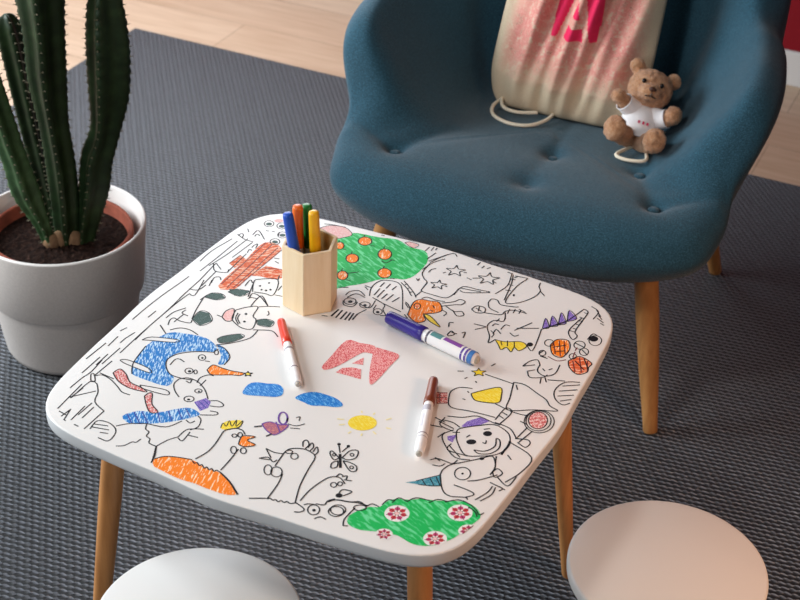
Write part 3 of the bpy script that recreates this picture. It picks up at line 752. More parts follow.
ink l 1 2246,1372 2252,1345 2249,1320 2238,1301 2221,1291 2201,1293 2182,1307 2169,1329 2163,1355 2165,1381 2177,1400 2194,1410 2214,1408 2232,1394 2246,1372 2252,1345
ink l 1 2633,1789 2640,1748 2634,1708 2614,1677 2585,1661 2553,1663 2524,1683 2503,1717 2495,1758 2502,1798 2521,1829 2550,1845 2583,1843 2612,1823 2633,1789 2640,1748
ink l 1 2787,1991 2796,1941 2790,1893 2768,1856 2736,1838 2699,1842 2665,1868 2641,1910 2631,1961 2637,2009 2659,2046 2691,2065 2728,2060 2762,2034 2787,1991 2796,1941
ink l 1 2725,1667 2732,1631 2728,1597 2713,1571 2690,1558 2664,1561 2640,1580 2622,1610 2615,1645 2619,1680 2634,1706 2657,1719 2683,1716 2708,1697 2725,1667 2732,1631
ink l 1 2622,1495 2627,1469 2623,1443 2611,1423 2593,1413 2572,1415 2553,1428 2540,1450 2535,1476 2538,1502 2551,1522 2569,1533 2590,1531 2609,1518 2622,1495 2627,1469
ink f 0 2733,2009 2736,1969 2718,1933 2685,1915 2651,1922 2629,1950 2626,1990 2644,2026 2676,2044 2710,2038
ink l 1 1185,2842 1217,2886
ink l 1 1544,2144 1655,2113
ink l 1 2001,1862 2211,2185
ink l 1 1395,1722 1407,1808
ink l 1 1414,1492 1484,1442 1484,1354
ink l 1 1701,1387 1751,1269
ink l 1 1788,1406 1834,1298
ink l 1 1623,1343 1676,1257
ink l 1 2330,2003 2408,2005
ink l 1 2349,2501 2402,2488
ink l 1 2334,2369 2401,2363
ink l 1 608,2517 687,2495
maroon l 1.1 2247,1644 2363,1408
maroon l 1.1 2297,1719 2440,1394
maroon l 1.1 2358,1741 2476,1471
maroon l 1.1 2617,1379 2730,1163
maroon l 1.1 2667,1492 2805,1193
maroon l 1.1 2783,1471 2873,1270
maroon l 1.1 2299,1316 2438,1280 2531,1360
maroon l 1.1 2571,1581 2590,1449
maroon l 1.1 2560,1690 2562,1605
ink l 1.15 2276,1532 2412,1666
ink l 1.15 2339,1452 2446,1540
ink l 1.15 2642,1393 2814,1265
ink l 1.15 2727,1497 2890,1307
ink l 1.15 2201,1404 2178,1306 2283,1279
ink l 1.15 2498,1772 2638,1734
ink l 1.15 2630,1672 2739,1589
ink l 1.15 2092,957 2134,1105 2209,1178 2278,1092
ink l 1.15 2278,1092 2301,950 2425,897 2517,1009 2504,1217
ink l 1.15 2189,888 2268,780 2408,857 2443,937
ink l 1.15 2189,888 2263,960
ink l 1.15 2483,838 2688,921
ink l 1.15 2206,1271 2312,1267
ink l 1.15 2337,1032 2385,997
ink l 1.15 2417,1045 2450,1094
ink l 1.15 2394,849 2429,718
ink l 1.15 2435,872 2489,781
ink l 1.15 2092,957 2222,1061
ink l 1.15 2864,989 2697,896 2644,688 2711,519 2840,445 2939,529
ink l 1.15 2698,807 2883,939
ink l 1.15 2695,686 2893,825
ink l 1.15 2719,582 2906,703
ink l 1.15 2784,501 2926,608
yellow f 0 1754,108 1829,208 2018,401 2103,242 2117,92 1885,5 1799,45
ink l 1.1 1754,108 1829,208 2018,401 2103,242 2117,92 1885,5 1799,45 1754,108
redhatch f 0 1361,-80 1484,-12 1581,-221 1459,-288
maroon l 0.9 1361,-80 1488,-22
maroon l 0.9 1405,-173 1514,-113
maroon l 0.9 1467,-283 1574,-207
maroon l 0.9 1402,-58 1499,-266
yellow f 0 1617,647 1664,605 1725,633 1697,570 1736,521 1672,523 1635,465 1623,529 1562,543 1618,580
ink l 0.9 1617,647 1664,605 1725,633 1697,570 1736,521 1672,523 1635,465 1623,529 1562,543 1618,580 1617,647
ink l 1.15 1541,-98 1514,34 1578,157 1726,210
ink l 1.15 1541,-98 1605,-236 1704,-267 1886,-224 2205,-190
ink l 1.15 1407,455 1477,493
ink l 1.15 1740,763 1767,839
ink l 1.15 1551,352 1573,395
ink l 1.15 1694,371 1721,344
ink l 1.15 1542,777 1572,749
ink l 1.15 1740,566 2125,550
ink l 1.15 2128,582 2273,602 2480,509 2625,442 2713,346 2831,297 2578,186 2281,22 2209,271 2128,582
ink l 1.15 2176,548 2231,459
ink l 1.15 1701,-39 1744,-44
ink l 1.15 1692,132 1721,107
ink l 1.15 2096,63 2281,22
ink l 1.15 2225,-235 2244,30 2321,44 2347,-55 2307,-273
ink l 1.15 2230,-131 2309,-161
ink l 1.15 2246,-54 2324,-79
ink l 1.15 2318,14 2481,19 2552,47
ink l 1.15 2629,-179 2593,-445
ink l 1.15 2710,-217 2647,-497
ink l 1.15 2580,-453 2721,-402 2775,-454 2749,-548 2634,-504
ink l 1.15 2244,-280 2452,-304 2593,-445
ink l 1.15 2502,-110 2611,-134
redhatch f 0 2792,66 2808,-7 2802,-76 2773,-129 2728,-153 2675,-146 2625,-108 2588,-46 2570,27 2576,97 2605,150 2650,175 2704,168 2754,128
ink l 1 2873,83 2893,-15 2876,-111 2828,-185 2757,-224 2677,-220 2604,-174 2551,-94 2530,4 2546,101 2594,177 2666,217 2748,212 2822,164 2873,83 2893,-15
ink l 1 2792,66 2808,-7 2802,-76 2773,-129 2728,-153 2675,-146 2625,-108 2588,-46 2570,27 2576,97 2605,150 2650,175 2704,168 2754,128 2792,66 2808,-7
ink l 1 2833,77 2851,-9 2839,-93 2800,-157 2741,-190 2673,-184 2610,-142 2565,-70 2545,17 2556,101 2596,167 2656,200 2724,194 2788,150 2833,77 2851,-9
violet f 0 1914,-545 1941,-419 2044,-278 2181,-287 2104,-413 1968,-554
violet f 0 1849,-800 1932,-727 1952,-878 1880,-864
ink l 1.15 1905,-633 1942,-568 2108,-422 2264,-325 2454,-386 2546,-525 2558,-706 2491,-849 2344,-955 2179,-1019 2004,-850 1922,-706 1905,-633
ink l 1.15 1664,-544 1791,-529 1911,-574
ink l 1.15 1686,-447 1857,-381 2007,-270 2218,-295 2317,-296
ink l 1.15 1634,-588 1855,-633
ink l 1.15 1865,-655 1787,-807 1893,-964 2095,-1118 2269,-1075
ink l 1.15 1793,-749 1754,-879
ink l 1.15 1932,-943 2146,-1090
ink l 1.15 2232,-885 2359,-842 2426,-699 2382,-561 2441,-583 2483,-720 2429,-856 2312,-920 2232,-885
ink l 1.15 2057,-713 2077,-648
ink l 1.15 2179,-471 2240,-421
ink l 1.15 2266,-706 2307,-710 2290,-650
ink l 1.15 2621,-778 2696,-841
ink l 1.15 2555,-547 2920,-692 2942,-1015 2790,-1250
ink l 1.15 2513,-863 2582,-1059
ink l 1.15 1670,-484 1678,-647 1862,-684
ink l 1.15 1949,-907 1959,-1035 2215,-1026
ink l 1.15 1872,-705 1951,-662
ink l 1.15 1563,-543 1711,-573
ink l 1.15 1572,-705 1726,-676
ink l 2 2546,-525 2562,-624 2556,-718 2556,-813
ink f 0 2197,-733 2198,-764 2179,-794 2147,-812 2113,-811 2092,-791 2091,-760 2110,-730 2142,-712 2175,-713
ink f 0 2299,-498 2302,-529 2285,-558 2255,-574 2225,-571 2204,-550 2202,-519 2219,-490 2248,-474 2279,-477
ink f 0 2407,-973 2407,-995 2392,-1013 2371,-1015 2355,-1002 2355,-980 2370,-962 2391,-960
teal f 0 1776,-1802 1877,-1719 2084,-1484 2177,-1655 2056,-1721 1923,-1762
ink l 0.9 1877,-1719 2084,-1484
ink l 0.9 1923,-1762 2056,-1721 2177,-1655
ink l 0.9 1930,-1670 2013,-1737
ink l 0.9 1998,-1600 2096,-1699
ink l 0.9 2049,-1544 2154,-1660
ink l 1.15 2062,-1395 2101,-1271 2210,-1159 2363,-997 2461,-891 2522,-936 2582,-1059 2584,-1211
ink l 1.15 2074,-1490 2212,-1716 2333,-1773 2492,-1710 2535,-1736
ink l 1.15 2400,-1438 2518,-1349 2661,-1169
ink l 1.15 2288,-1574 2498,-1584 2562,-1623 2492,-1710
ink l 1.15 2592,-1156 2616,-1066 2703,-1121 2653,-1224 2592,-1156
ink l 1.15 2638,-1334 2842,-1372
ink l 1.15 2610,-1695 2683,-1508 2690,-1380
ink l 1.15 2668,-1687 2738,-1527 2729,-1384
ink l 1.15 2679,-1210 2842,-1297 2883,-1099
ink l 1.15 1856,-1301 1924,-1238 2020,-1237 2117,-1236 2140,-1146
ink l 1.15 1921,-1369 2007,-1348 2040,-1278
ink l 1.15 2706,-1346 2808,-1365 2787,-1426
ink l 1.15 1888,-1231 1969,-1265
ink l 1.15 2062,-1395 2074,-1490
ink l 1 2376,-1300 2388,-1348 2381,-1396 2357,-1433 2321,-1453 2280,-1451 2241,-1429 2213,-1389 2201,-1340 2207,-1292 2231,-1254 2267,-1234 2309,-1236 2348,-1260 2376,-1300 2388,-1348
ink f 0 2307,-1337 2309,-1351 2302,-1361 2291,-1361 2282,-1351 2280,-1338 2287,-1328 2298,-1328
ink l 1.15 69,-2041 187,-2057 304,-2026
ink l 1.15 69,-2041 208,-2162
ink l 1.15 89,-2235 172,-2169 265,-2214 288,-2160
ink l 1.15 89,-2235 216,-2199
ink l 1.15 295,-2010 322,-2265
ink l 1.15 295,-2010 320,-1912 454,-1839 583,-1852 658,-1916 692,-2144 750,-2434 845,-2715
ink l 1.15 436,-1806 390,-1725 416,-1676 479,-1740 474,-1827
ink l 1.15 496,-1794 492,-1690 545,-1746 544,-1832
ink l 1.15 584,-1831 580,-1727 635,-1802 631,-1868
ink l 1.15 469,-2347 513,-2524 535,-2806
ink l 1.15 352,-2894 520,-2803
ink l 1.15 535,-2806 559,-2781 606,-2795 625,-2769 669,-2791 687,-2755 733,-2768 754,-2737 801,-2750 855,-2709
ink l 1.15 855,-2709 983,-2754 979,-2814 910,-2851
ink l 1.15 878,-2658 884,-2440 940,-2211 995,-2120 1084,-2092 1185,-2157
ink l 1.15 1036,-2098 1051,-2029 1117,-2054
ink l 1.15 1096,-2065 1138,-2022 1162,-2090
ink l 1.15 1141,-2101 1230,-2072
ink l 1.15 1213,-2378 1204,-2265 1320,-2241 1263,-2351
ink l 1.15 1208,-2440 1154,-2507 1148,-2588 1060,-2616
ink l 1.15 950,-2696 982,-2659 1069,-2631
ink l 1.15 1163,-2522 1226,-2449 1361,-2414 1468,-2375 1590,-2366
ink l 1.15 1162,-2846 1205,-2785 1284,-2791
ink l 1 374,-1946 377,-1959 372,-1973 360,-1986 343,-1995 326,-1999 310,-1995 300,-1986 297,-1973 303,-1959 315,-1946 331,-1936 349,-1933 364,-1937 374,-1946 377,-1959
ink l 1 470,-1986 478,-2008 477,-2030 467,-2048 451,-2057 431,-2055 411,-2045 396,-2026 388,-2003 388,-1981 398,-1964 414,-1955 434,-1956 454,-1967 470,-1986 478,-2008
ink l 1 328,-2343 344,-2379 348,-2412 341,-2435 323,-2445 298,-2439 271,-2419 247,-2387 231,-2352 227,-2319 234,-2295 252,-2285 277,-2291 304,-2312 328,-2343 344,-2379
ink l 1 447,-2319 461,-2355 461,-2390 447,-2418 421,-2431 390,-2429 359,-2411 334,-2381 320,-2344 320,-2309 334,-2281 359,-2268 391,-2270 422,-2288 447,-2319 461,-2355
ink l 1 1109,-2218 1114,-2236 1113,-2253 1105,-2267 1091,-2274 1075,-2274 1060,-2266 1048,-2251 1043,-2234 1044,-2216 1052,-2203 1066,-2195 1082,-2196 1097,-2204 1109,-2218 1114,-2236
ink l 1 1159,-2171 1163,-2186 1162,-2200 1156,-2212 1145,-2217 1132,-2217 1120,-2210 1110,-2198 1106,-2183 1106,-2169 1113,-2157 1124,-2151 1137,-2152 1149,-2159 1159,-2171 1163,-2186
ink l 1 1145,-2685 1156,-2720 1154,-2755 1138,-2781 1112,-2796 1081,-2794 1050,-2778 1027,-2750 1015,-2715 1017,-2680 1033,-2653 1059,-2639 1091,-2640 1121,-2657 1145,-2685 1156,-2720
ink l 1 1400,-2546 1410,-2582 1403,-2619 1381,-2649 1348,-2668 1310,-2670 1276,-2655 1251,-2628 1241,-2592 1248,-2555 1270,-2524 1303,-2506 1341,-2504 1376,-2518 1400,-2546 1410,-2582
ink f 0 1255,-2347 1259,-2370 1248,-2392 1226,-2404 1201,-2402 1184,-2386 1180,-2363 1192,-2341 1214,-2329 1238,-2331
ink f 0 1111,-2712 1114,-2729 1104,-2742 1089,-2742 1075,-2731 1072,-2714 1082,-2701 1097,-2700
ink l 1.15 935,-1764 956,-1605 1039,-1560 1078,-1685 1013,-1763 935,-1764
ink l 1.15 971,-1807 1031,-1795 1146,-1814 1188,-1893 1127,-1927 971,-1807
ink l 1.15 904,-1781 771,-1707 777,-1767 870,-1841 904,-1781
ink l 1.15 920,-1835 876,-1900 909,-1985 961,-1936 920,-1835
ink l 1.15 871,-1694 799,-1586
ink l 1.15 883,-1667 901,-1551
ink l 2.2 879,-1711 1004,-1933
ink l 1 1030,-1649 1034,-1660 1033,-1671 1027,-1679 1019,-1684 1010,-1683 1000,-1678 993,-1669 990,-1659 991,-1648 996,-1639 1004,-1635 1014,-1635 1023,-1640 1030,-1649 1034,-1660
ink l 1 1133,-1854 1136,-1864 1135,-1875 1130,-1883 1122,-1888 1113,-1887 1103,-1883 1096,-1874 1093,-1863 1094,-1853 1099,-1844 1107,-1840 1117,-1840 1126,-1845 1133,-1854 1136,-1864
ink l 1 841,-1753 844,-1762 844,-1771 840,-1778 834,-1781 826,-1781 818,-1776 812,-1769 809,-1759 809,-1750 813,-1744 819,-1740 827,-1741 835,-1745 841,-1753 844,-1762
ink f 0 803,-1549 807,-1569 797,-1583 780,-1583 766,-1570 763,-1551 772,-1537 789,-1536
ink f 0 918,-1529 922,-1548 912,-1562 895,-1563 881,-1549 878,-1530 888,-1516 904,-1515
plum f 0 -210,-1664 -146,-1584 -11,-1576 73,-1530 79,-1636 23,-1776 -109,-1740
purple l 1.6 3,-1422 23,-1469 31,-1511 23,-1541 3,-1552 -27,-1543 -60,-1515 -90,-1474 -111,-1427 -119,-1384 -112,-1354 -91,-1343 -61,-1352 -27,-1381 3,-1422 23,-1469
purple l 1.2 -210,-1664 -146,-1584 -11,-1576 73,-1530 79,-1636 23,-1776 -109,-1740 -210,-1664
purple l 1.2 -82,-1549 56,-1692
ink l 1.6 -264,-1759 -190,-1697
ink l 1.6 -47,-1845 -8,-1771
ink l 0.9 63,-1513 167,-1501 242,-1415
ink l 0.9 123,-1569 237,-1528
ink l 0.9 90,-1366 122,-1325 150,-1399
skyblue f 0 -751,-1212 -760,-1053 -691,-976 -569,-937 -441,-886 -335,-935 -288,-1050 -343,-1127 -457,-1176 -594,-1233 -704,-1266
skyblue f 0 -118,-1026 -76,-900 38,-800 197,-782 344,-794 466,-864 424,-942 261,-1000 129,-1064 8,-1048
yellow f 0 991,-981 1005,-1031 999,-1084 973,-1136 932,-1178 879,-1207 822,-1219 766,-1212 719,-1188 686,-1148 672,-1099 677,-1045 703,-993 744,-949 798,-920 856,-908 912,-916 959,-941
paleyellow l 1.4 533,-1144 613,-1113
paleyellow l 1.4 610,-1235 668,-1190
paleyellow l 1.4 782,-1328 796,-1277
paleyellow l 1.4 940,-1294 929,-1248
paleyellow l 1.4 1083,-1181 1027,-1150
paleyellow l 1.4 1132,-1013 1194,-1002
paleyellow l 1.4 1062,-875 1105,-815
paleyellow l 1.4 882,-817 879,-864
paleyellow l 1.4 719,-862 744,-893
orange f 0 -964,-2825 -890,-2734 -750,-2674 -577,-2630 -391,-2678 -173,-2674 -70,-2700 85,-2809 200,-2891 94,-2964 -111,-2980 -333,-2973 -534,-3002 -784,-2959 -914,-2931
yellow f 0 -602,-1970 -626,-1876 -583,-1799 -447,-1723 -423,-1836 -484,-1923 -543,-1973
ink l 0.9 -602,-1970 -626,-1876 -559,-1911 -583,-1799 -500,-1878 -515,-1743 -457,-1855 -443,-1722 -415,-1849 -484,-1923 -540,-1978
orange f 0 -255,-2130 -293,-1976 -150,-1915 -202,-2014 -71,-2046 -173,-2136
ink l 1.1 -255,-2130 -293,-1976 -150,-1915 -202,-2014 -71,-2046 -173,-2136 -255,-2130
ink l 1.15 -964,-2825 -890,-2734 -750,-2674 -577,-2630
ink l 1.15 -552,-2599 -500,-2436 -498,-2263 -536,-2022
ink l 1.15 -536,-2022 -523,-1969 -438,-1887 -349,-1884 -283,-1936
ink l 1.15 -208,-2207 -190,-2434 -188,-2633
ink l 1.15 -569,-2642 -516,-2673 -501,-2645 -444,-2681 -431,-2650 -370,-2693 -358,-2660 -305,-2691 -293,-2658 -241,-2688 -229,-2655 -165,-2670
ink l 1.15 -1081,-2617 -997,-2776 -964,-2892
ink l 1.6 -165,-2670 8,-2755 207,-2902
ink l 1 -356,-2001 -352,-2014 -353,-2027 -360,-2037 -372,-2043 -385,-2044 -397,-2039 -407,-2029 -411,-2016 -410,-2003 -403,-1992 -392,-1986 -379,-1986 -366,-1991 -356,-2001 -352,-2014
ink l 1 -307,-1956 -300,-1973 -298,-1990 -304,-2002 -314,-2008 -328,-2006 -342,-1997 -354,-1982 -362,-1965 -363,-1948 -358,-1936 -347,-1930 -334,-1932 -319,-1941 -307,-1956 -300,-1973
ink l 1 -220,-2231 -208,-2257 -204,-2281 -210,-2298 -223,-2305 -242,-2301 -262,-2286 -280,-2264 -292,-2238 -296,-2213 -291,-2196 -277,-2188 -258,-2193 -238,-2208 -220,-2231 -208,-2257
ink l 1 -112,-2189 -103,-2210 -102,-2231 -108,-2246 -122,-2254 -139,-2251 -157,-2240 -172,-2222 -181,-2200 -183,-2179 -176,-2164 -163,-2156 -145,-2159 -127,-2170 -112,-2189 -103,-2210
green f 0 1533,-2738 1481,-2616 1542,-2469 1617,-2371 1716,-2317 1750,-2183 1834,-2098 1961,-2048 2073,-1968 2247,-1912 2407,-1825 2561,-1780 2709,-1834 2783,-1946 2739,-2120 2695,-2292 2638,-2433 2563,-2582 2409,-2666 2273,-2685 2107,-2648 1904,-2685 1695,-2761
ink l 1.15 1500,-2793 1463,-2701 1467,-2567 1477,-2466
ink l 1.15 1500,-2793 1548,-2767
ink l 1.15 1578,-2392 1614,-2315 1706,-2322
ink l 1.15 1721,-2276 1742,-2168 1809,-2151
ink l 1.15 1805,-2192 1836,-2078 1946,-2095
ink l 1.15 1946,-2095 2006,-1985 2168,-1955
ink l 1.15 2172,-1991 2237,-1890 2354,-1873
ink l 1.15 2327,-1895 2440,-1788 2565,-1789 2689,-1845 2753,-1905 2789,-1848
ink l 1.15 2589,-1842 2693,-1881 2747,-1947
ink l 1.15 1174,-2496 1245,-2438 1380,-2404 1479,-2350 1578,-2392 1582,-2448
ink l 1 1590,-2405 1593,-2426 1583,-2451 1562,-2472 1534,-2488 1504,-2493 1479,-2488 1463,-2474 1460,-2452 1470,-2428 1491,-2406 1519,-2391 1549,-2385 1574,-2390 1590,-2405 1593,-2426
ink l 1 1393,-2581 1403,-2616 1396,-2653 1374,-2684 1341,-2702 1303,-2704 1269,-2690 1244,-2662 1234,-2626 1241,-2589 1263,-2558 1296,-2540 1334,-2538 1369,-2553 1393,-2581 1403,-2616
white f 0 2058,-2257 2072,-2317 2059,-2378 2021,-2429 1966,-2459 1904,-2462 1849,-2439 1809,-2392 1795,-2332 1808,-2270 1846,-2219 1901,-2188 1964,-2185 2020,-2210
red f 0 2036,-2295 2038,-2319 2022,-2338 1998,-2340 1980,-2325 1978,-2301 1994,-2282 2018,-2279
maroon l 0.7 1958,-2320 2054,-2302
magenta f 0 2018,-2360 2020,-2384 2004,-2403 1980,-2406 1962,-2390 1961,-2366 1976,-2347 2000,-2345
maroon l 0.7 1952,-2342 2026,-2410
red f 0 1958,-2387 1960,-2411 1944,-2430 1920,-2433 1902,-2417 1900,-2393 1916,-2374 1940,-2372
maroon l 0.7 1933,-2350 1929,-2453
magenta f 0 1901,-2355 1902,-2380 1887,-2399 1863,-2401 1844,-2386 1843,-2362 1859,-2343 1883,-2340
maroon l 0.7 1914,-2340 1835,-2400
red f 0 1889,-2289 1891,-2313 1875,-2332 1851,-2335 1833,-2320 1831,-2295 1847,-2276 1871,-2273
maroon l 0.7 1910,-2317 1815,-2289
magenta f 0 1933,-2237 1934,-2262 1918,-2281 1894,-2283 1876,-2268 1875,-2244 1890,-2224 1915,-2222
maroon l 0.7 1924,-2301 1885,-2205
red f 0 1998,-2240 2000,-2264 1984,-2283 1960,-2286 1942,-2271 1940,-2246 1956,-2227 1980,-2224
maroon l 0.7 1945,-2302 1991,-2211
pink f 0 1961,-2310 1963,-2335 1949,-2354 1925,-2356 1907,-2339 1904,-2314 1919,-2295 1943,-2293
white f 0 2676,-1909 2688,-1970 2673,-2033 2634,-2084 2579,-2114 2518,-2117 2464,-2093 2426,-2045 2413,-1984 2428,-1921 2467,-1869 2523,-1838 2584,-1835 2639,-1861
red f 0 2653,-1948 2654,-1972 2638,-1991 2614,-1994 2597,-1978 2596,-1954 2612,-1934 2636,-1932
maroon l 0.7 2575,-1973 2671,-1955
magenta f 0 2634,-2014 2635,-2038 2618,-2058 2595,-2060 2577,-2045 2576,-2020 2593,-2001 2616,-1998
maroon l 0.7 2569,-1995 2640,-2064
red f 0 2573,-2041 2574,-2065 2558,-2085 2534,-2087 2517,-2072 2516,-2047 2532,-2028 2556,-2025
maroon l 0.7 2550,-2003 2543,-2108
magenta f 0 2518,-2008 2518,-2033 2502,-2052 2479,-2055 2461,-2039 2460,-2015 2476,-1995 2500,-1993
maroon l 0.7 2531,-1992 2452,-2053
red f 0 2508,-1941 2509,-1965 2493,-1985 2469,-1987 2451,-1971 2450,-1947 2466,-1927 2490,-1925
maroon l 0.7 2528,-1970 2434,-1940
magenta f 0 2552,-1888 2553,-1913 2537,-1933 2513,-1935 2496,-1919 2495,-1894 2511,-1875 2535,-1872
maroon l 0.7 2542,-1953 2506,-1855
red f 0 2617,-1892 2618,-1916 2602,-1936 2578,-1938 2561,-1922 2560,-1898 2576,-1878 2600,-1876
maroon l 0.7 2563,-1954 2611,-1862
pink f 0 2578,-1962 2580,-1988 2565,-2007 2542,-2009 2524,-1992 2522,-1966 2537,-1947 2561,-1945
white f 0 2602,-2434 2613,-2490 2600,-2546 2564,-2593 2513,-2621 2456,-2624 2406,-2602 2371,-2560 2359,-2504 2372,-2447 2408,-2400 2460,-2372 2517,-2369 2568,-2391
red f 0 2581,-2469 2582,-2491 2567,-2509 2545,-2512 2529,-2498 2528,-2475 2543,-2458 2565,-2455
maroon l 0.7 2508,-2493 2597,-2476
magenta f 0 2563,-2529 2564,-2552 2549,-2569 2527,-2572 2511,-2558 2510,-2535 2525,-2518 2547,-2515
maroon l 0.7 2503,-2513 2569,-2575
red f 0 2507,-2554 2508,-2577 2493,-2594 2471,-2597 2455,-2583 2454,-2561 2469,-2543 2491,-2541
maroon l 0.7 2485,-2521 2479,-2615
magenta f 0 2455,-2526 2456,-2548 2441,-2565 2419,-2568 2403,-2554 2402,-2532 2417,-2514 2439,-2512
maroon l 0.7 2468,-2511 2394,-2567
red f 0 2446,-2464 2447,-2487 2432,-2504 2410,-2507 2394,-2493 2393,-2470 2408,-2453 2430,-2450
maroon l 0.7 2465,-2491 2378,-2465
magenta f 0 2487,-2417 2488,-2439 2473,-2457 2451,-2459 2435,-2445 2434,-2423 2449,-2405 2471,-2403
maroon l 0.7 2478,-2475 2444,-2387
red f 0 2547,-2419 2548,-2441 2533,-2459 2511,-2461 2495,-2447 2494,-2425 2509,-2407 2531,-2405
maroon l 0.7 2497,-2476 2542,-2392
pink f 0 2511,-2483 2513,-2507 2499,-2524 2478,-2526 2461,-2511 2459,-2487 2473,-2470 2495,-2468
white f 0 2847,-2154 2856,-2200 2844,-2247 2814,-2285 2773,-2308 2727,-2310 2686,-2292 2658,-2257 2649,-2211 2661,-2164 2690,-2125 2732,-2102 2779,-2100 2819,-2119
red f 0 2829,-2183 2830,-2201 2818,-2216 2800,-2218 2787,-2206 2786,-2188 2799,-2173 2816,-2171
maroon l 0.7 2771,-2202 2842,-2189
magenta f 0 2814,-2233 2815,-2251 2803,-2265 2785,-2267 2772,-2256 2771,-2237 2784,-2223 2801,-2221
maroon l 0.7 2766,-2218 2819,-2270
red f 0 2769,-2253 2769,-2271 2757,-2286 2739,-2288 2726,-2276 2726,-2258 2738,-2243 2756,-2241
maroon l 0.7 2751,-2225 2746,-2303
magenta f 0 2727,-2229 2728,-2247 2716,-2262 2698,-2264 2685,-2252 2684,-2234 2696,-2219 2714,-2217
maroon l 0.7 2738,-2217 2678,-2262
red f 0 2721,-2178 2721,-2197 2709,-2211 2691,-2213 2678,-2202 2677,-2183 2690,-2169 2708,-2167
maroon l 0.7 2735,-2200 2666,-2179
magenta f 0 2754,-2139 2755,-2158 2742,-2172 2725,-2174 2711,-2163 2711,-2144 2723,-2130 2741,-2128
maroon l 0.7 2746,-2187 2719,-2115
red f 0 2803,-2141 2803,-2160 2791,-2174 2773,-2176 2760,-2165 2760,-2146 2772,-2132 2790,-2130
maroon l 0.7 2762,-2188 2798,-2119
pink f 0 2773,-2194 2774,-2213 2763,-2228 2745,-2229 2732,-2217 2731,-2197 2742,-2183 2760,-2182
white f 0 2045,-2652 2054,-2692 2045,-2734 2019,-2768 1982,-2788 1940,-2791 1902,-2775 1876,-2744 1866,-2704 1875,-2663 1901,-2628 1938,-2608 1981,-2605 2019,-2621
red f 0 2030,-2678 2031,-2694 2020,-2707 2004,-2709 1992,-2699 1991,-2682 2001,-2670 2018,-2668
maroon l 0.7 1977,-2695 2042,-2683
magenta f 0 2018,-2722 2019,-2738 2008,-2750 1992,-2752 1979,-2742 1978,-2726 1989,-2713 2005,-2712
maroon l 0.7 1973,-2710 2023,-2755
red f 0 1977,-2740 1978,-2756 1967,-2769 1951,-2771 1939,-2761 1937,-2745 1948,-2732 1964,-2730
maroon l 0.7 1960,-2716 1957,-2784
magenta f 0 1938,-2719 1939,-2735 1928,-2748 1912,-2750 1900,-2740 1898,-2724 1909,-2711 1926,-2709
maroon l 0.7 1947,-2708 1893,-2749
red f 0 1930,-2675 1931,-2691 1920,-2704 1904,-2706 1892,-2696 1891,-2679 1901,-2666 1918,-2665
maroon l 0.7 1944,-2694 1880,-2675
magenta f 0 1960,-2640 1961,-2656 1950,-2669 1934,-2671 1921,-2661 1920,-2645 1931,-2632 1947,-2630
maroon l 0.7 1954,-2682 1927,-2619
red f 0 2004,-2642 2005,-2658 1994,-2671 1978,-2672 1966,-2662 1965,-2646 1976,-2633 1992,-2631
maroon l 0.7 1968,-2683 1999,-2622
pink f 0 1979,-2688 1980,-2705 1970,-2718 1954,-2719 1942,-2708 1940,-2691 1950,-2679 1966,-2677
crayonred f 0 -142,-297 -149,-69 -144,363 38,400 241,432 296,273 178,238 101,39 40,-150 -61,-329
crayonred f 0 232,396 426,424 610,400 610,166 599,-265 543,-311 398,-13 301,244
crayonred f 0 157,-48 231,136 297,-7
crayonred f 0 67,-318 99,-194 190,-128 320,-102 411,-294 230,-304"""
def draw_table(parent):
    names = list(D); bm = bmesh.new(); layer = 0
    for line in DRAW.strip().split('\n'):
        m, k, w, rest = line.split(' ', 3)
        P = [Vector((int(a) / 1e4, int(b) / 1e4, 0)) for a, b in (q.split(',') for q in rest.split(' '))]
        mi = names.index(m); layer += 1
        for i, p in enumerate(P):                       # keep the pen on the flat of the top
            while shape_d(p.x, p.y) > -.0036: p *= .995
        if len(P) < 2: continue
        z = TH + (.00005 if k == 'f' else .00012) + layer * 4e-7
        if k == 'f':
            if len(P) < 3: continue
            Q = catmull(P, 3, True) if len(P) > 6 else P
            vs = [bm.verts.new((p.x, p.y, z)) for p in Q]
            for tri in tessellate_polygon([Q]):
                try: f = bm.faces.new([vs[i] for i in tri]); f.material_index = mi
                except ValueError: pass
        else:
            Q = catmull(P, 4) if len(P) > 2 else P
            hw = float(w) * .00072
            L = []
            for i, p in enumerate(Q):
                t = Q[min(i + 1, len(Q) - 1)] - Q[max(i - 1, 0)]
                if t.length < 1e-7: t = Vector((1, 0, 0))
                t.normalize(); n = Vector((-t.y, t.x, 0)) * hw
                L.append((bm.verts.new((p.x + n.x, p.y + n.y, z)), bm.verts.new((p.x - n.x, p.y - n.y, z))))
            for (a, b), (c, d) in zip(L, L[1:]):
                f = bm.faces.new((b, d, c, a)); f.material_index = mi
    for f in bm.faces:
        f.normal_update()
        if f.normal.z < 0: f.normal_flip()
    o = obj('drawing', bm, [D[n] for n in names], parent, smooth=False)
    o['label'] = 'black line drawing of farm animals coloured in with felt pens'
draw_table(table)
def table_leg(i, j):
    q = .205 if i < 0 and j < 0 else .213
    bm = bmesh.new(); a = Vector((i * q, j * q, TH - .0202)); b = Vector((i * (q + .044), j * (q + .044), .0006))
    tube(bm, [a.lerp(b, t) for t in (0, .3, .6, .9, .985, 1)], [.0150, .0148, .0125, .0098, .0092, .0078], 20)
    o = obj('leg', bm, M['beech'], table); sharp(o, 50)
    return o
for i, j in ((-1, -1), (1, -1), (1, 1), (-1, 1)): table_leg(i, j)

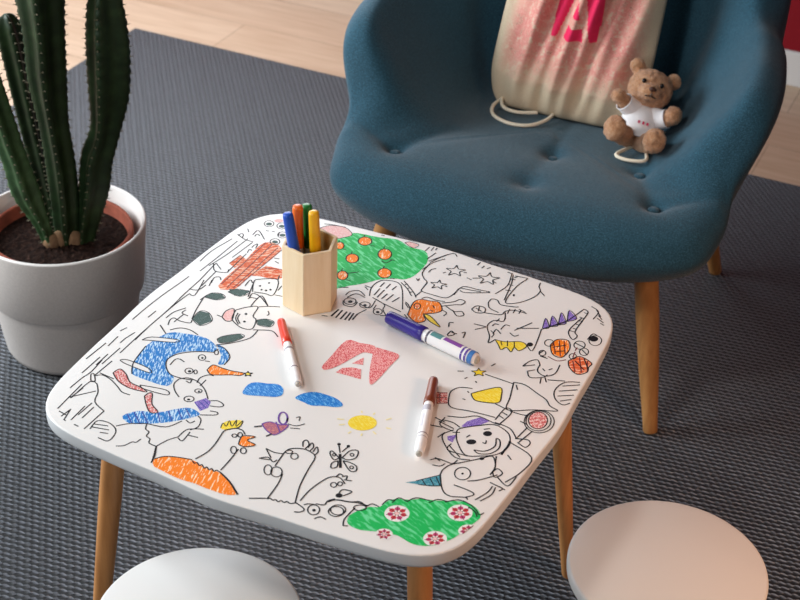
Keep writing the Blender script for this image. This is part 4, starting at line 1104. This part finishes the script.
# ------------------------------------------------------------------ stools
def make_stool(label, loc, rz):
    st = thing('stool', label, 'stool', loc, rz, "round white children's stools")
    bm = bmesh.new(); r = .1275
    lathe(bm, [(r - .012, .258), (r - .004, .259), (r - .0005, .263), (r, .268), (r, .275), (r - .001, .2785), (r - .004, .28)], 72)
    o = obj('seat', bm, M['stool'], st); sharp(o, 50)
    for k in range(4):
        t = PI / 4 + k * PI / 2; bm = bmesh.new(); d = Vector((math.cos(t), math.sin(t), 0))
        tube(bm, [d * .095 + Vector((0, 0, .2578)), d * .112 + Vector((0, 0, .13)), d * .128 + Vector((0, 0, .003)), d * .1284], [.0155, .0135, .011, .0095], 16)
        obj('leg', bm, M['stool'], st)
    return st
make_stool('round white stool at the bottom left, tucked against the table edge', (-.2269, 1.3066, 0), R(-25))
make_stool('round white stool at the bottom right, standing clear of the table', (.3539, 1.4327, 0), R(88))

# ------------------------------------------------------------------ felt-tip markers
M['barrel'] = plain('white_barrel', 'F1EFEF', .3, .5)
M['plug'] = plain('grey_plug', 'B9B0A4', .5, .3)
def make_marker(color_hex, label, loc, direction, r=.0065, L=.142, capL=.05, name='felt_tip_marker', group=None, stripes=(), roll=0):
    t = bpy.data.objects.new(name, None); COL.objects.link(t); tag(t, label, 'marker', group)
    d = Vector(direction).normalized()
    t.matrix_world = Matrix.Translation(loc) @ d.to_track_quat('Z', 'Y').to_matrix().to_4x4() @ Matrix.Rotation(roll, 4, 'Z')
    # origin at the barrel's tail, +Z runs to the cap
    bm = bmesh.new(); b = L - capL
    lathe(bm, [(r * .62, 0), (r * .82, .0008), (r * .9, .004), (r * .9, .010), (r * .98, .011), (r, .013), (r, b - .012), (r * .93, b - .010), (r * .9, b - .001), (r * .6, b)], 24)
    obj('barrel', bm, M['barrel'], t)
    bm = bmesh.new()
    lathe(bm, [(r * 1.0, b - .006), (r * 1.1, b - .005), (r * 1.1, b + .004), (r * 1.06, b + .006), (r * .98, L - .005), (r * .9, L - .001), (r * .6, L)], 24)
    cm = plain('cap_' + color_hex, color_hex, .3, .5)
    c = obj('cap', bm, cm, t); c['label'] = 'coloured push-on cap'
    bm = bmesh.new(); lathe(bm, [(r * .45, -.003), (r * .58, -.002), (r * .6, .0012)], 16)
    obj('end_plug', bm, M['plug'], t)
    for z0, z1, h, a0, a1 in stripes:
        bm = bmesh.new(); n = 18
        ring = lambda z: [((r + .00012) * math.cos(a0 + (a1 - a0) * i / n), (r + .00012) * math.sin(a0 + (a1 - a0) * i / n), z) for i in range(n + 1)]
        add_rings(bm, [ring(z0), ring(z1)], False, False, False)
        obj('printed_band', bm, plain('print_' + h, h, .35), t)
    return t
def lying(p_tail, p_cap, **kw):
    a = Vector(p_tail); b = Vector(p_cap); r = kw['r']; a.z = b.z = TH + r * 1.1 + .0004
    return make_marker(loc=a, direction=b - a, L=(b - a).length, group='markers lying on the table', **kw)
full = (0, 2 * PI)
lying((-.1222, 1.5104, 0), (-.1552, 1.6466, 0), color_hex='E03A22', r=.0058, capL=.048, label='slim white marker with red cap lying on the drawing below the wooden cup',
      stripes=((.03, .032, '8A8088', *full), (.070, .074, 'A09AA2', *full), (.040, .066, 'D8D2D6', -.4, .9)))
lying((.1005, 1.5715, 0), (-.0150, 1.6605, 0), color_hex='352A8E', r=.0092, capL=.056, label='thick marker with purple cap and printed barrel lying beside the dragon drawing',
      stripes=((.012, .0150, '5A3F9A', *full), (.018, .021, '5A3F9A', *full), (.003, .010, '3E74B4', *full), (.074, .077, '5A5A6A', *full), (.024, .052, '8A4AA8', 1.2, 2.3), (.055, .072, '5E9A9C', 1.0, 2.2), (.052, .064, '6FB0B4', 2.6, 3.3), (.032, .042, '2E4A44', 3.0, 3.4), (.030, .048, 'C9A2CC', 2.45, 2.65)), roll=R(0))
lying((.0294, 1.3836, 0), (.0462, 1.5300, 0), color_hex='7A3A22', r=.0064, capL=.046, label='slim white marker with brown cap lying beside the smiling girl drawing',
      stripes=((.032, .034, '8A8088', *full), (.026, .0272, 'A09AA2', *full), (.078, .088, 'B8B4BC', .2, 2.2), (.045, .07, 'D2CED6', .2, 1.2)))

# ------------------------------------------------------------------ wooden cup
CUP = Vector((-.1215, 1.7060, TH)); CR = .0384; CHT = .0955; CA = R(-99)
cup = thing('pen_cup', 'hexagonal pale wooden pen cup standing on the table', 'cup', CUP, CA)
bm = bmesh.new()
hexr = lambda r, z: [(r * math.cos(k * PI / 3), r * math.sin(k * PI / 3), z) for k in range(6)]
W = .0055
add_rings(bm, [hexr(CR, .0003), hexr(CR, CHT), hexr(CR - W, CHT), hexr(CR - W, .006)])
for f in bm.faces:
    f.material_index = 0
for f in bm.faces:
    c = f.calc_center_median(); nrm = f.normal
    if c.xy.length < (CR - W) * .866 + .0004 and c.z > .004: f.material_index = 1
cb_ = obj('body', bm, [M['birch'], M['birch_in']], cup, smooth=False); bevel(cb_, .0012, 2)
def cup_pen(tail, headpos, hexc, label, r=.0072):
    a = Vector((CUP.x + tail[0], CUP.y + tail[1], TH + .0105)); b = Vector(headpos)
    L = .142; d = (b - a).normalized()
    make_marker(hexc, label, a, d, r=r, L=(b - a).length, capL=.056, group='markers standing in the wooden cup')
cup_pen((-.008, -.013), (-.1495, 1.6930, .6235), '1B4FB8', 'marker with blue cap standing in the wooden cup')
cup_pen((-.016, .010), (-.1384, 1.719, .6205), 'E86A1E', 'marker with orange cap standing in the wooden cup')
cup_pen((.002, .019), (-.1280, 1.734, .6140), '1E7A34', 'marker with green cap standing at the back of the wooden cup')
cup_pen((.010, .002), (-.1170, 1.710, .6180), 'F2B416', 'marker with yellow cap standing in the wooden cup')

# ------------------------------------------------------------------ cactus in its pot
PC = (-.5946, 2.2580, 0); PR = .1475
pot = thing('flower_pot', 'stepped grey stoneware flower pot on the carpet holding the tall cactus', 'pot', PC)
bm = bmesh.new()
lathe(bm, [(.088, .0), (.104, .002), (.111, .007), (.116, .018), (.1305, .124), (.1315, .127), (.1345, .1285), (.1375, .132), (PR, .252), (PR - .0005, .256)], 96, True, False)
obj('outer_wall', bm, M['pot'], pot); 
bm = bmesh.new()
lathe(bm, [(PR - .0005, .256), (PR - .002, .2585), (PR - .0045, .2585), (PR - .006, .256), (PR - .012, .20), (PR - .014, .18)], 96, False, False)
obj('rim', bm, M['pot_rim'], pot)
bm = bmesh.new()
lathe(bm, [(.094, .06), (.117, .236), (.1185, .240), (.1225, .2405), (.1245, .237), (.125, .228), (.101, .06)], 80, True, False)
o = obj('terracotta_pot', bm, M['terracotta'], pot); o['label'] = 'reddish terracotta inner pot'
bm = bmesh.new()
n = 64; c = bm.verts.new((0, 0, .219)); prev = None
rr = random.Random(3)
for k in range(1, 15):
    r = .1145 * k / 14
    ring = [bm.verts.new((r * math.cos(2 * PI * i / n), r * math.sin(2 * PI * i / n), .217 + rr.uniform(-.003, .003) * (k < 14))) for i in range(n)]
    for i in range(n):
        if prev: bm.faces.new((prev[i], ring[i], ring[(i + 1) % n], prev[(i + 1) % n]))
        else: bm.faces.new((c, ring[i], ring[(i + 1) % n]))
    prev = ring
obj('soil', bm, M['soil'], pot)

plant = thing('cactus', 'tall dark green ribbed cactus with four upright stems growing in the grey pot', 'cactus', (PC[0], PC[1], .213))
def cactus_stem(pts, rads, mat, ribs=5, twist=.2, seed=1):
    org = Vector((PC[0], PC[1], .213)); rs = random.Random(seed)
    P = catmull([Vector(p) - org for p in pts], 14)
    RR = catmull([Vector((r, 0, 0)) for r in rads], 14)
    _, T, N = frames(P)
    bm = bmesh.new(); sp = bmesh.new(); n = ribs * 8; rings = []; acc = 0
    teeth = .017
    for k, (p, t, nn, rv) in enumerate(zip(P, T, N, RR)):
        if k: acc += (p - P[k - 1]).length
        b = t.cross(nn); ring = []
        bumpz = .5 + .5 * math.cos(2 * PI * acc / teeth)
        for i in range(n):
            a = 2 * PI * i / n + twist
            ridge = (.5 + .5 * math.cos(ribs * (a - twist))) ** 1.6
            r = rv.x * (.60 + .38 * ridge + .07 * bumpz * ridge ** 3)
            ring.append(p + (nn * math.cos(a) + b * math.sin(a)) * r)
        rings.append(ring)
    add_rings(bm, rings)
    st = obj('stem', bm, mat, plant)
    # areoles with a pair of short spines along every rib
    acc = 0; nxt = teeth * .5
    for k in range(1, len(P)):
        acc += (P[k] - P[k - 1]).length
        while acc > nxt:
            nxt += teeth
            p, t, nn, rv = P[k], T[k], N[k], RR[k].x; b = t.cross(nn)
            for q in range(ribs):
                a = 2 * PI * q / ribs + twist; dr = nn * math.cos(a) + b * math.sin(a); e = t.cross(dr)
                base = p + dr * rv * 1.02
                add_ell(sp, base, (.0013, .0013, .0016), u=6, v=5)
                for sgn in (-1, 1):
                    tip = base + dr * .0055 + e * sgn * .003 + t * .001
                    tube(sp, [base, tip], [.0006, .0001], 4)
    so = obj('spines', sp, M['spine'], st); tag(so, kind='stuff')
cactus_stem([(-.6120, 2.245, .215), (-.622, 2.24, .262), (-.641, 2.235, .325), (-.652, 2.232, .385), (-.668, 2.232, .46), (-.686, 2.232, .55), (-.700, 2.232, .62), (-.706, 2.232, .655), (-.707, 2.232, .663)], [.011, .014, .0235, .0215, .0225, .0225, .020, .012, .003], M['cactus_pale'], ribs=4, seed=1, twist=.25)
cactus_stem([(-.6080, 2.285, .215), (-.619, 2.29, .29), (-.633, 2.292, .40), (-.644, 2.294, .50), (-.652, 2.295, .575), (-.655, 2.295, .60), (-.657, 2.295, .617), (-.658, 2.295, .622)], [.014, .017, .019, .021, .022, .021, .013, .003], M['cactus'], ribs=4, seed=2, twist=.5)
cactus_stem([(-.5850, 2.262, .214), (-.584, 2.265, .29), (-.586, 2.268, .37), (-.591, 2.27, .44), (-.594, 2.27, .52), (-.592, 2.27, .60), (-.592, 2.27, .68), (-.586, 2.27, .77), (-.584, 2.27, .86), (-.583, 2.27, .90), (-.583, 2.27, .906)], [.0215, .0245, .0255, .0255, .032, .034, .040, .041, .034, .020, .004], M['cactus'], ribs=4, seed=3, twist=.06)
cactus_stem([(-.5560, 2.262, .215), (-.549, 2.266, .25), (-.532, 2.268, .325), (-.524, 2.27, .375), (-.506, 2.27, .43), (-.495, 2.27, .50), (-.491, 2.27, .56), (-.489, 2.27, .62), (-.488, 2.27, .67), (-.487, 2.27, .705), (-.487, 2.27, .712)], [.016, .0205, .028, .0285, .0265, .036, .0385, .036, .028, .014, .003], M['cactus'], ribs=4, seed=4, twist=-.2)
bm = bmesh.new()
for p in ((-.015, -.012), (-.002, -.004), (.022, .0)):
    add_ell(bm, (p[0], p[1], .006), (.016, .015, .020), u=14, v=10)
obj('woody_base', bm, M['cactus_foot'], plant)

# ------------------------------------------------------------------ armchair
CC = Vector((.266, 2.422, 0)); CHR = R(-20)
chair = thing('armchair', 'teal fabric armchair with tufted seat on wooden legs behind the table', 'armchair', CC, CHR)
# the upholstered bowl: one row per station from the front middle round the right arm to the back middle,
# each row runs seat, inner slope, crest, outer side, lower edge
ST = [[(0, -.20, .408), (0, -.262, .404), (0, -.303, .391), (0, -.328, .369), (0, -.340, .335), (0, -.322, .296), (0, -.27, .276)],
      [(.15, -.195, .408), (.16, -.255, .405), (.165, -.294, .392), (.170, -.318, .370), (.173, -.329, .336), (.168, -.312, .297), (.14, -.26, .276)],
      [(.20, -.188, .404), (.243, -.232, .405), (.272, -.258, .394), (.292, -.277, .373), (.302, -.285, .342), (.288, -.264, .308), (.24, -.22, .284)],
      [(.195, -.165, .404), (.255, -.186, .411), (.296, -.192, .412), (.326, -.200, .396), (.336, -.200, .362), (.316, -.184, .316), (.26, -.155, .287)],
      [(.175, -.140, .403), (.232, -.150, .418), (.278, -.146, .442), (.314, -.140, .446), (.337, -.138, .425), (.318, -.132, .350), (.27, -.115, .289)],
      [(.165, -.105, .402), (.228, -.108, .436), (.283, -.106, .505), (.326, -.104, .547), (.366, -.100, .516), (.338, -.100, .405), (.29, -.09, .280)],
      [(.160, -.050, .400), (.224, -.046, .442), (.284, -.040, .526), (.328, -.032, .585), (.374, -.030, .545), (.346, -.040, .415), (.29, -.04, .280)],
      [(.160, .020, .395), (.216, .038, .450), (.268, .052, .535), (.312, .062, .602), (.361, .070, .560), (.348, .050, .420), (.29, .05, .280)],
      [(.155, .075, .390), (.202, .105, .462), (.240, .128, .558), (.284, .148, .640), (.334, .160, .590), (.336, .130, .420), (.28, .12, .280)],
      [(.140, .118, .386), (.186, .165, .480), (.230, .225, .690), (.272, .272, .845), (.318, .285, .800), (.305, .215, .450), (.25, .19, .280)],
      [(.080, .140, .385), (.110, .208, .472), (.150, .295, .750), (.180, .360, .945), (.195, .405, .900), (.175, .290, .450), (.14, .24, .280)],
      [(0, .145, .385), (0, .215, .470), (0, .305, .750), (0, .370, .960), (0, .415, .910), (0, .300, .450), (0, .25, .280)]]
TUFT = [(-.228, -.205), (.015, -.232), (.226, -.215), (.025, -.110), (.178, -.110)]
GROOVE = [((-.228, -.205), (-.345, -.165)), ((.226, -.215), (.345, -.165)), ((.015, -.232), (.025, -.110)), ((.178, -.110), (.226, -.215)), ((.025, -.110), (.02, .05)), ((-.228, -.205), (-.16, -.10))]
def dent(x, y):
    d = 0
    for a, b in TUFT:
        r = math.hypot(x - a, y - b); d += .009 * math.exp(-(r / .018) ** 2) + .005 * math.exp(-(r / .05) ** 2)
    for (x1, y1), (x2, y2) in GROOVE:
        dx, dy = x2 - x1, y2 - y1; t = max(0, min(1, ((x - x1) * dx + (y - y1) * dy) / (dx * dx + dy * dy)))
        r = math.hypot(x - x1 - t * dx, y - y1 - t * dy); d += .0055 * math.exp(-(r / .011) ** 2) * (1 - .5 * t)
    return d
def upholstery():
    rows = [[Vector((p[0] * 1.015, p[1], p[2])) for p in r] for r in ST]
    rows += [[Vector((-p.x, p.y, p.z)) for p in r] for r in rows[-2:0:-1]]
    nst = len(rows); top0 = Vector((.0, -.03, .402)); bot0 = Vector((0, -.02, .268))
    full = []
    for r in rows:
        p2, p8 = r[0], r[-1]
        full.append([top0.lerp(p2, .12), top0.lerp(p2, .5)] + r + [bot0.lerp(p8, .6), bot0.lerp(p8, .12)])
    m = len(full[0])
    cols = [catmull([full[i][k] for i in range(nst)], 9, True) for k in range(m)]
    N = len(cols[0])
    lines = [catmull([cols[k][i] for k in range(m)], 7) for i in range(N)]
    rings = [[lines[i][q] for i in range(N)] for q in range(len(lines[0]))]
    bm = bmesh.new(); add_rings(bm, rings)
    bmesh.ops.recalc_face_normals(bm, faces=bm.faces)
    bm.normal_update()
    mv = []
    for v in bm.verts:
        if v.normal.z > .15 and v.co.y < .1 and v.co.z < .47: mv.append((v, dent(v.co.x, v.co.y) * max(0, v.normal.z)))
    for v, d in mv: v.co -= v.normal * d
    return bm
bk = obj('upholstery', upholstery(), M['teal'], chair); subsurf(bk, 1)
for x, y in TUFT:
    bm = bmesh.new(); zz = {-.228: .409, .226: .409}.get(x, .4045) - dent(x, y)
    add_ell(bm, (x, y, zz + .0045), (.0105, .0105, .005), u=16, v=8)
    obj('button', bm, M['teal'], chair)
for i, j in ((-1, -1), (1, -1), (1, 1), (-1, 1)):
    bm = bmesh.new(); a = Vector((i * .226, j * .20 - .01, .285)); b = Vector((i * .286, j * .28, .0006))
    tube(bm, [a.lerp(b, t) for t in (0, .3, .6, .93, .99, 1)], [.0205, .0200, .0175, .0130, .0125, .011], 20)
    o = obj('leg', bm, M['oak_leg'], chair); sharp(o, 50)

def chw(x, y, z): return Matrix.Translation(CC) @ Matrix.Rotation(CHR, 4, 'Z') @ Vector((x, y, z))

# ------------------------------------------------------------------ drawstring bag
BW, BH = .285, .40
bag = thing('drawstring_bag', 'cream cotton drawstring bag with pink print leaning on the armchair back', 'bag', chw(-.005, .030, .4), CHR + R(-2))
LOGO = [[(-.62, 1.0), (-.30, 1.0), (-.72, 0.0), (-1, 0)], ]
def in_poly(x, y, P):
    c = False
    for (x1, y1), (x2, y2) in zip(P, P[1:] + P[:1]):
        if (y1 > y) != (y2 > y) and x < (x2 - x1) * (y - y1) / (y2 - y1) + x1: c = not c
    return c
def logo_hit(x, y):
    # x, y in metres from the middle of the mark's foot: a block with a letter A cut out of it
    if not (0 < y < .098): return False
    half = .041 + y * .03
    if abs(x) > half: return False
    A_out = [(-.031, -.001), (-.0085, .083), (.0085, .083), (.031, -.001)]
    if in_poly(x, y, A_out):
        tri = [(-.0085, .036), (0, .062), (.0085, .036)]
        foot = [(-.0190, -.001), (-.0135, .021), (.0135, .021), (.0190, -.001)]
        return in_poly(x, y, tri) or in_poly(x, y, foot)
    return True
def make_bag():
    bm = bmesh.new(); uvl = bm.loops.layers.uv.new('uv'); NX, NZ = 150, 200
    def P(u, v, side):
        # u 0..1 across, v 0..1 up; side -1 front, +1 back
        uu = 2 * u - 1
        wid = BW * (.5 + .0) * (1 - .10 * max(0, v - .55) ** 1.2 + .012 * math.sin(v * 7)) * (1 - .07 * (max(0, .16 - v) / .16) ** 2)
        g = max(0, min(1, (v - .80) / .18)); wid *= 1 - .55 * g * g * (3 - 2 * g)      # gathered at the neck
        x = uu * wid
        corner = max(0, abs(uu) - .8) / .2
        z = v * BH + .020 * corner ** 2 * max(0, 1 - v * 5)
        puff = (max(0, 1 - abs(uu) ** 2.4)) ** .62 * min(1, (v + .004) * 6.5) ** .55 * min(1, (1.004 - v) * 4) ** .5
        d = .048 * puff
        if side < 0:
            # gathered folds running up to the drawstring
            fold = .0085 * math.sin(10 * uu - 6.5 * (v - .3) + 1.6 * math.sin(4 * v + 1.5 * uu)) + .0055 * math.sin(23 * uu - 12 * v + 2 * math.sin(3 * uu)) + .003 * math.sin(14 * v + 9 * uu)
            d += fold * puff * (.5 + 1.7 * v)
        lean = .50 * z + .10 * z * z
        return Vector((x, side * d + lean, z))
    for side in (-1, 1):
        V = [[bm.verts.new(P(i / NX, j / NZ, side)) for i in range(NX + 1)] for j in range(NZ + 1)]
        for j in range(NZ):
            for i in range(NX):
                vs = [V[j][i], V[j][i + 1], V[j + 1][i + 1], V[j + 1][i]]
                f = bm.faces.new(vs if side < 0 else vs[::-1])
                u, v = (i + .5) / NX, (j + .5) / NZ
                if side < 0 and logo_hit((u - .51) * BW, (v - .345) * BH): f.material_index = 1
                uvs = [(i / NX, j / NZ), ((i + 1) / NX, j / NZ), ((i + 1) / NX, (j + 1) / NZ), (i / NX, (j + 1) / NZ)]
                for lp, q in zip(f.loops, uvs if side < 0 else uvs[::-1]): lp[uvl].uv = q
    bmesh.ops.remove_doubles(bm, verts=bm.verts[:], dist=.0004)
    return obj('sack', bm, [M['bag'], M['bag_logo']], bag)
sack = make_bag()
def rope(pts, parent, r=.0032):
    bm = bmesh.new(); tube(bm, catmull(pts, 8), r, 8); return obj('cord', bm, M['cord'], parent)
# cords: local to the bag
rope([(-.110, .000, .010), (-.116, -.030, .0080), (-.104, -.060, .0062), (-.071, -.078, .0060), (-.036, -.072, .0060), (-.014, -.042, .0065), (-.006, .0, .008)], bag)
rope([(-.110, .000, .014), (-.098, -.028, .0098), (-.070, -.036, .0085), (-.035, -.020, .0080)], bag)
rope([(.166, -.050, .010), (.146, -.080, .0070), (.136, -.106, .0062), (.153, -.116, .0062), (.178, -.114, .0072), (.188, -.104, .0080), (.182, -.080, .0080), (.176, -.050, .010)], bag)
rope([(.172, .0, .010), (.196, .002, .0105), (.208, .020, .0105), (.200, .038, .010), (.18, .045, .009)], bag)

# ------------------------------------------------------------------ teddy bear
bear = thing('teddy_bear', 'small brown plush teddy bear in a white shirt sitting against the bag', 'teddy bear', chw(.147, -.048, .4015), CHR + R(14))
bear.scale = (.95, .95, .95)
bear.rotation_euler = (R(-30), R(14), CHR + R(14))
def plush():
    bm = bmesh.new()
    E_ = lambda loc, rad, rot=(0, 0, 0): add_ell(bm, loc, rad, rot, 24, 16)
    E_((0, .012, .046), (.031, .028, .042), (R(-14), 0, 0))                       # trunk
    E_((.000, .014, .116), (.041, .036, .037), (0, R(6), 0))                      # head
    E_((-.004, -.018, .108), (.021, .018, .016))                               # muzzle
    for s in (-1, 1):
        E_((.002 + s * .036, .020, .147 - s * .004), (.0145, .009, .0145), (0, 0, 0))    # ears
    tube(bm, catmull([(-.020, .008, .072), (-.038, -.004, .078), (-.052, -.010, .084)], 5), [.013] * 11, 14); E_((-.055, -.011, .086), (.0135, .0135, .0135))
    tube(bm, catmull([(.022, .008, .068), (.038, -.008, .070), (.048, -.016, .078)], 5), [.014] * 11, 14); E_((.049, -.017, .081), (.0165, .016, .018))
    tube(bm, catmull([(-.014, .0, .022), (-.034, -.030, .022), (-.050, -.052, .024)], 5), [.018] * 11, 14); E_((-.050, -.054, .026), (.021, .016, .0235), (R(8), 0, R(-30)))
    tube(bm, catmull([(.014, .0, .020), (.020, -.034, .020), (.022, -.058, .022)], 5), [.018] * 11, 14); E_((.022, -.064, .024), (.0215, .016, .023), (R(8), 0, R(6)))
    return bm
body = obj('body', plush(), M['teddy'], bear)
rm = body.modifiers.new('remesh', 'REMESH'); rm.mode = 'VOXEL'; rm.voxel_size = .0028; rm.use_smooth_shade = True
sm = body.modifiers.new('smooth', 'SMOOTH'); sm.iterations = 4; sm.factor = .5
tx = bpy.data.textures.new('plush', 'CLOUDS'); tx.noise_scale = .006; tx.noise_depth = 2
dm = body.modifiers.new('fur', 'DISPLACE'); dm.texture = tx; dm.strength = .0045; dm.mid_level = .45
for s in (-1, 1):
    bm = bmesh.new(); add_ell(bm, (-.004 + s * .0165, -.0185, .125), (.0043, .0038, .0046), u=12, v=8); obj('eye', bm, M['black'], bear)
bm = bmesh.new(); add_ell(bm, (-.004, -.0362, .1125), (.0068, .0045, .0045), u=12, v=8); obj('nose', bm, plain('brown_nose', '4A2A1C', .5), bear)
bm = bmesh.new(); tube(bm, catmull([(-.014, -.0345, .0985), (-.0045, -.0372, .1005), (-.004, -.0372, .106), (-.0035, -.0372, .1005), (.006, -.0345, .0985)], 4), .0011, 6); obj('mouth', bm, M['black'], bear)
bm = bmesh.new()
lathe(bm, [(.0330, .026), (.0362, .028), (.0364, .045), (.0348, .060), (.0300, .074), (.0225, .083), (.0185, .085)], 32, False, False)
for v in bm.verts: v.co.y = v.co.y * .93 + .010 + (v.co.z - .046) * .12
for a, b, c in (((-.018, .008, .073), (-.030, .001, .0755), (-.042, -.006, .080)), ((.018, .008, .070), (.032, -.003, .0695), (.0415, -.011, .0735))):
    tube(bm, catmull([a, b, c], 4), [.0195, .0195, .019, .0185, .018, .018, .0175, .0175, .0175], 18, False)
sh = obj('shirt', bm, M['shirt'], bear)
so = sh.modifiers.new('thick', 'SOLIDIFY'); so.thickness = .0012
bm = bmesh.new()
for x in (-.008, 0, .008): add_box(bm, .004, .0006, .005, (x, -.0258 + abs(x) * .12, .052))
obj('printed_mark', bm, M['red_print'], bear, smooth=False)

# ------------------------------------------------------------------ light
def area(name, loc, target, sx, sy, power, color):
    l = bpy.data.lights.new(name, 'AREA'); l.shape = 'RECTANGLE'; l.size = sx; l.size_y = sy; l.energy = power; l.color = color
    o = bpy.data.objects.new(name, l); COL.objects.link(o); o.location = loc
    o.rotation_euler = (Vector(target) - Vector(loc)).to_track_quat('-Z', 'Y').to_euler()
    return o
area('window_light', (-2.3, 2.5, 1.35), (.2, 2.2, .4), 1.4, 1.2, 100, (.88, .95, 1.0))
p = W0 + AX * -1.9 - AY * .04
area('far_window_light', (p.x, p.y, 1.05), (p.x - AY.x, p.y - AY.y, .95), 1.7, 1.3, 42, (.84, .93, 1.0))
area('ceiling_lamp', (-1.15, .75, 2.65), (-.1, 1.6, .4), .3, .3, 16.5, (1.0, .97, .93))
area('near_window_light', (-1.9, -.6, 1.7), (-.1, 1.8, .4), 1.2, 1.2, 21, (.94, .97, 1.0))
wl = area('warm_fill', (1.25, .75, 1.25), (.42, 1.42, .28), .35, .35, 2.2, (1.0, .56, .34))  # added warm fill light, no fixture modelled, narrowed onto the right-hand stool
wl.data.spread = R(65)
w = bpy.data.worlds.new('world'); SC.world = w; w.use_nodes = True
w.node_tree.nodes['Background'].inputs['Color'].default_value = (.93, .95, 1.0, 1)
w.node_tree.nodes['Background'].inputs['Strength'].default_value = .06
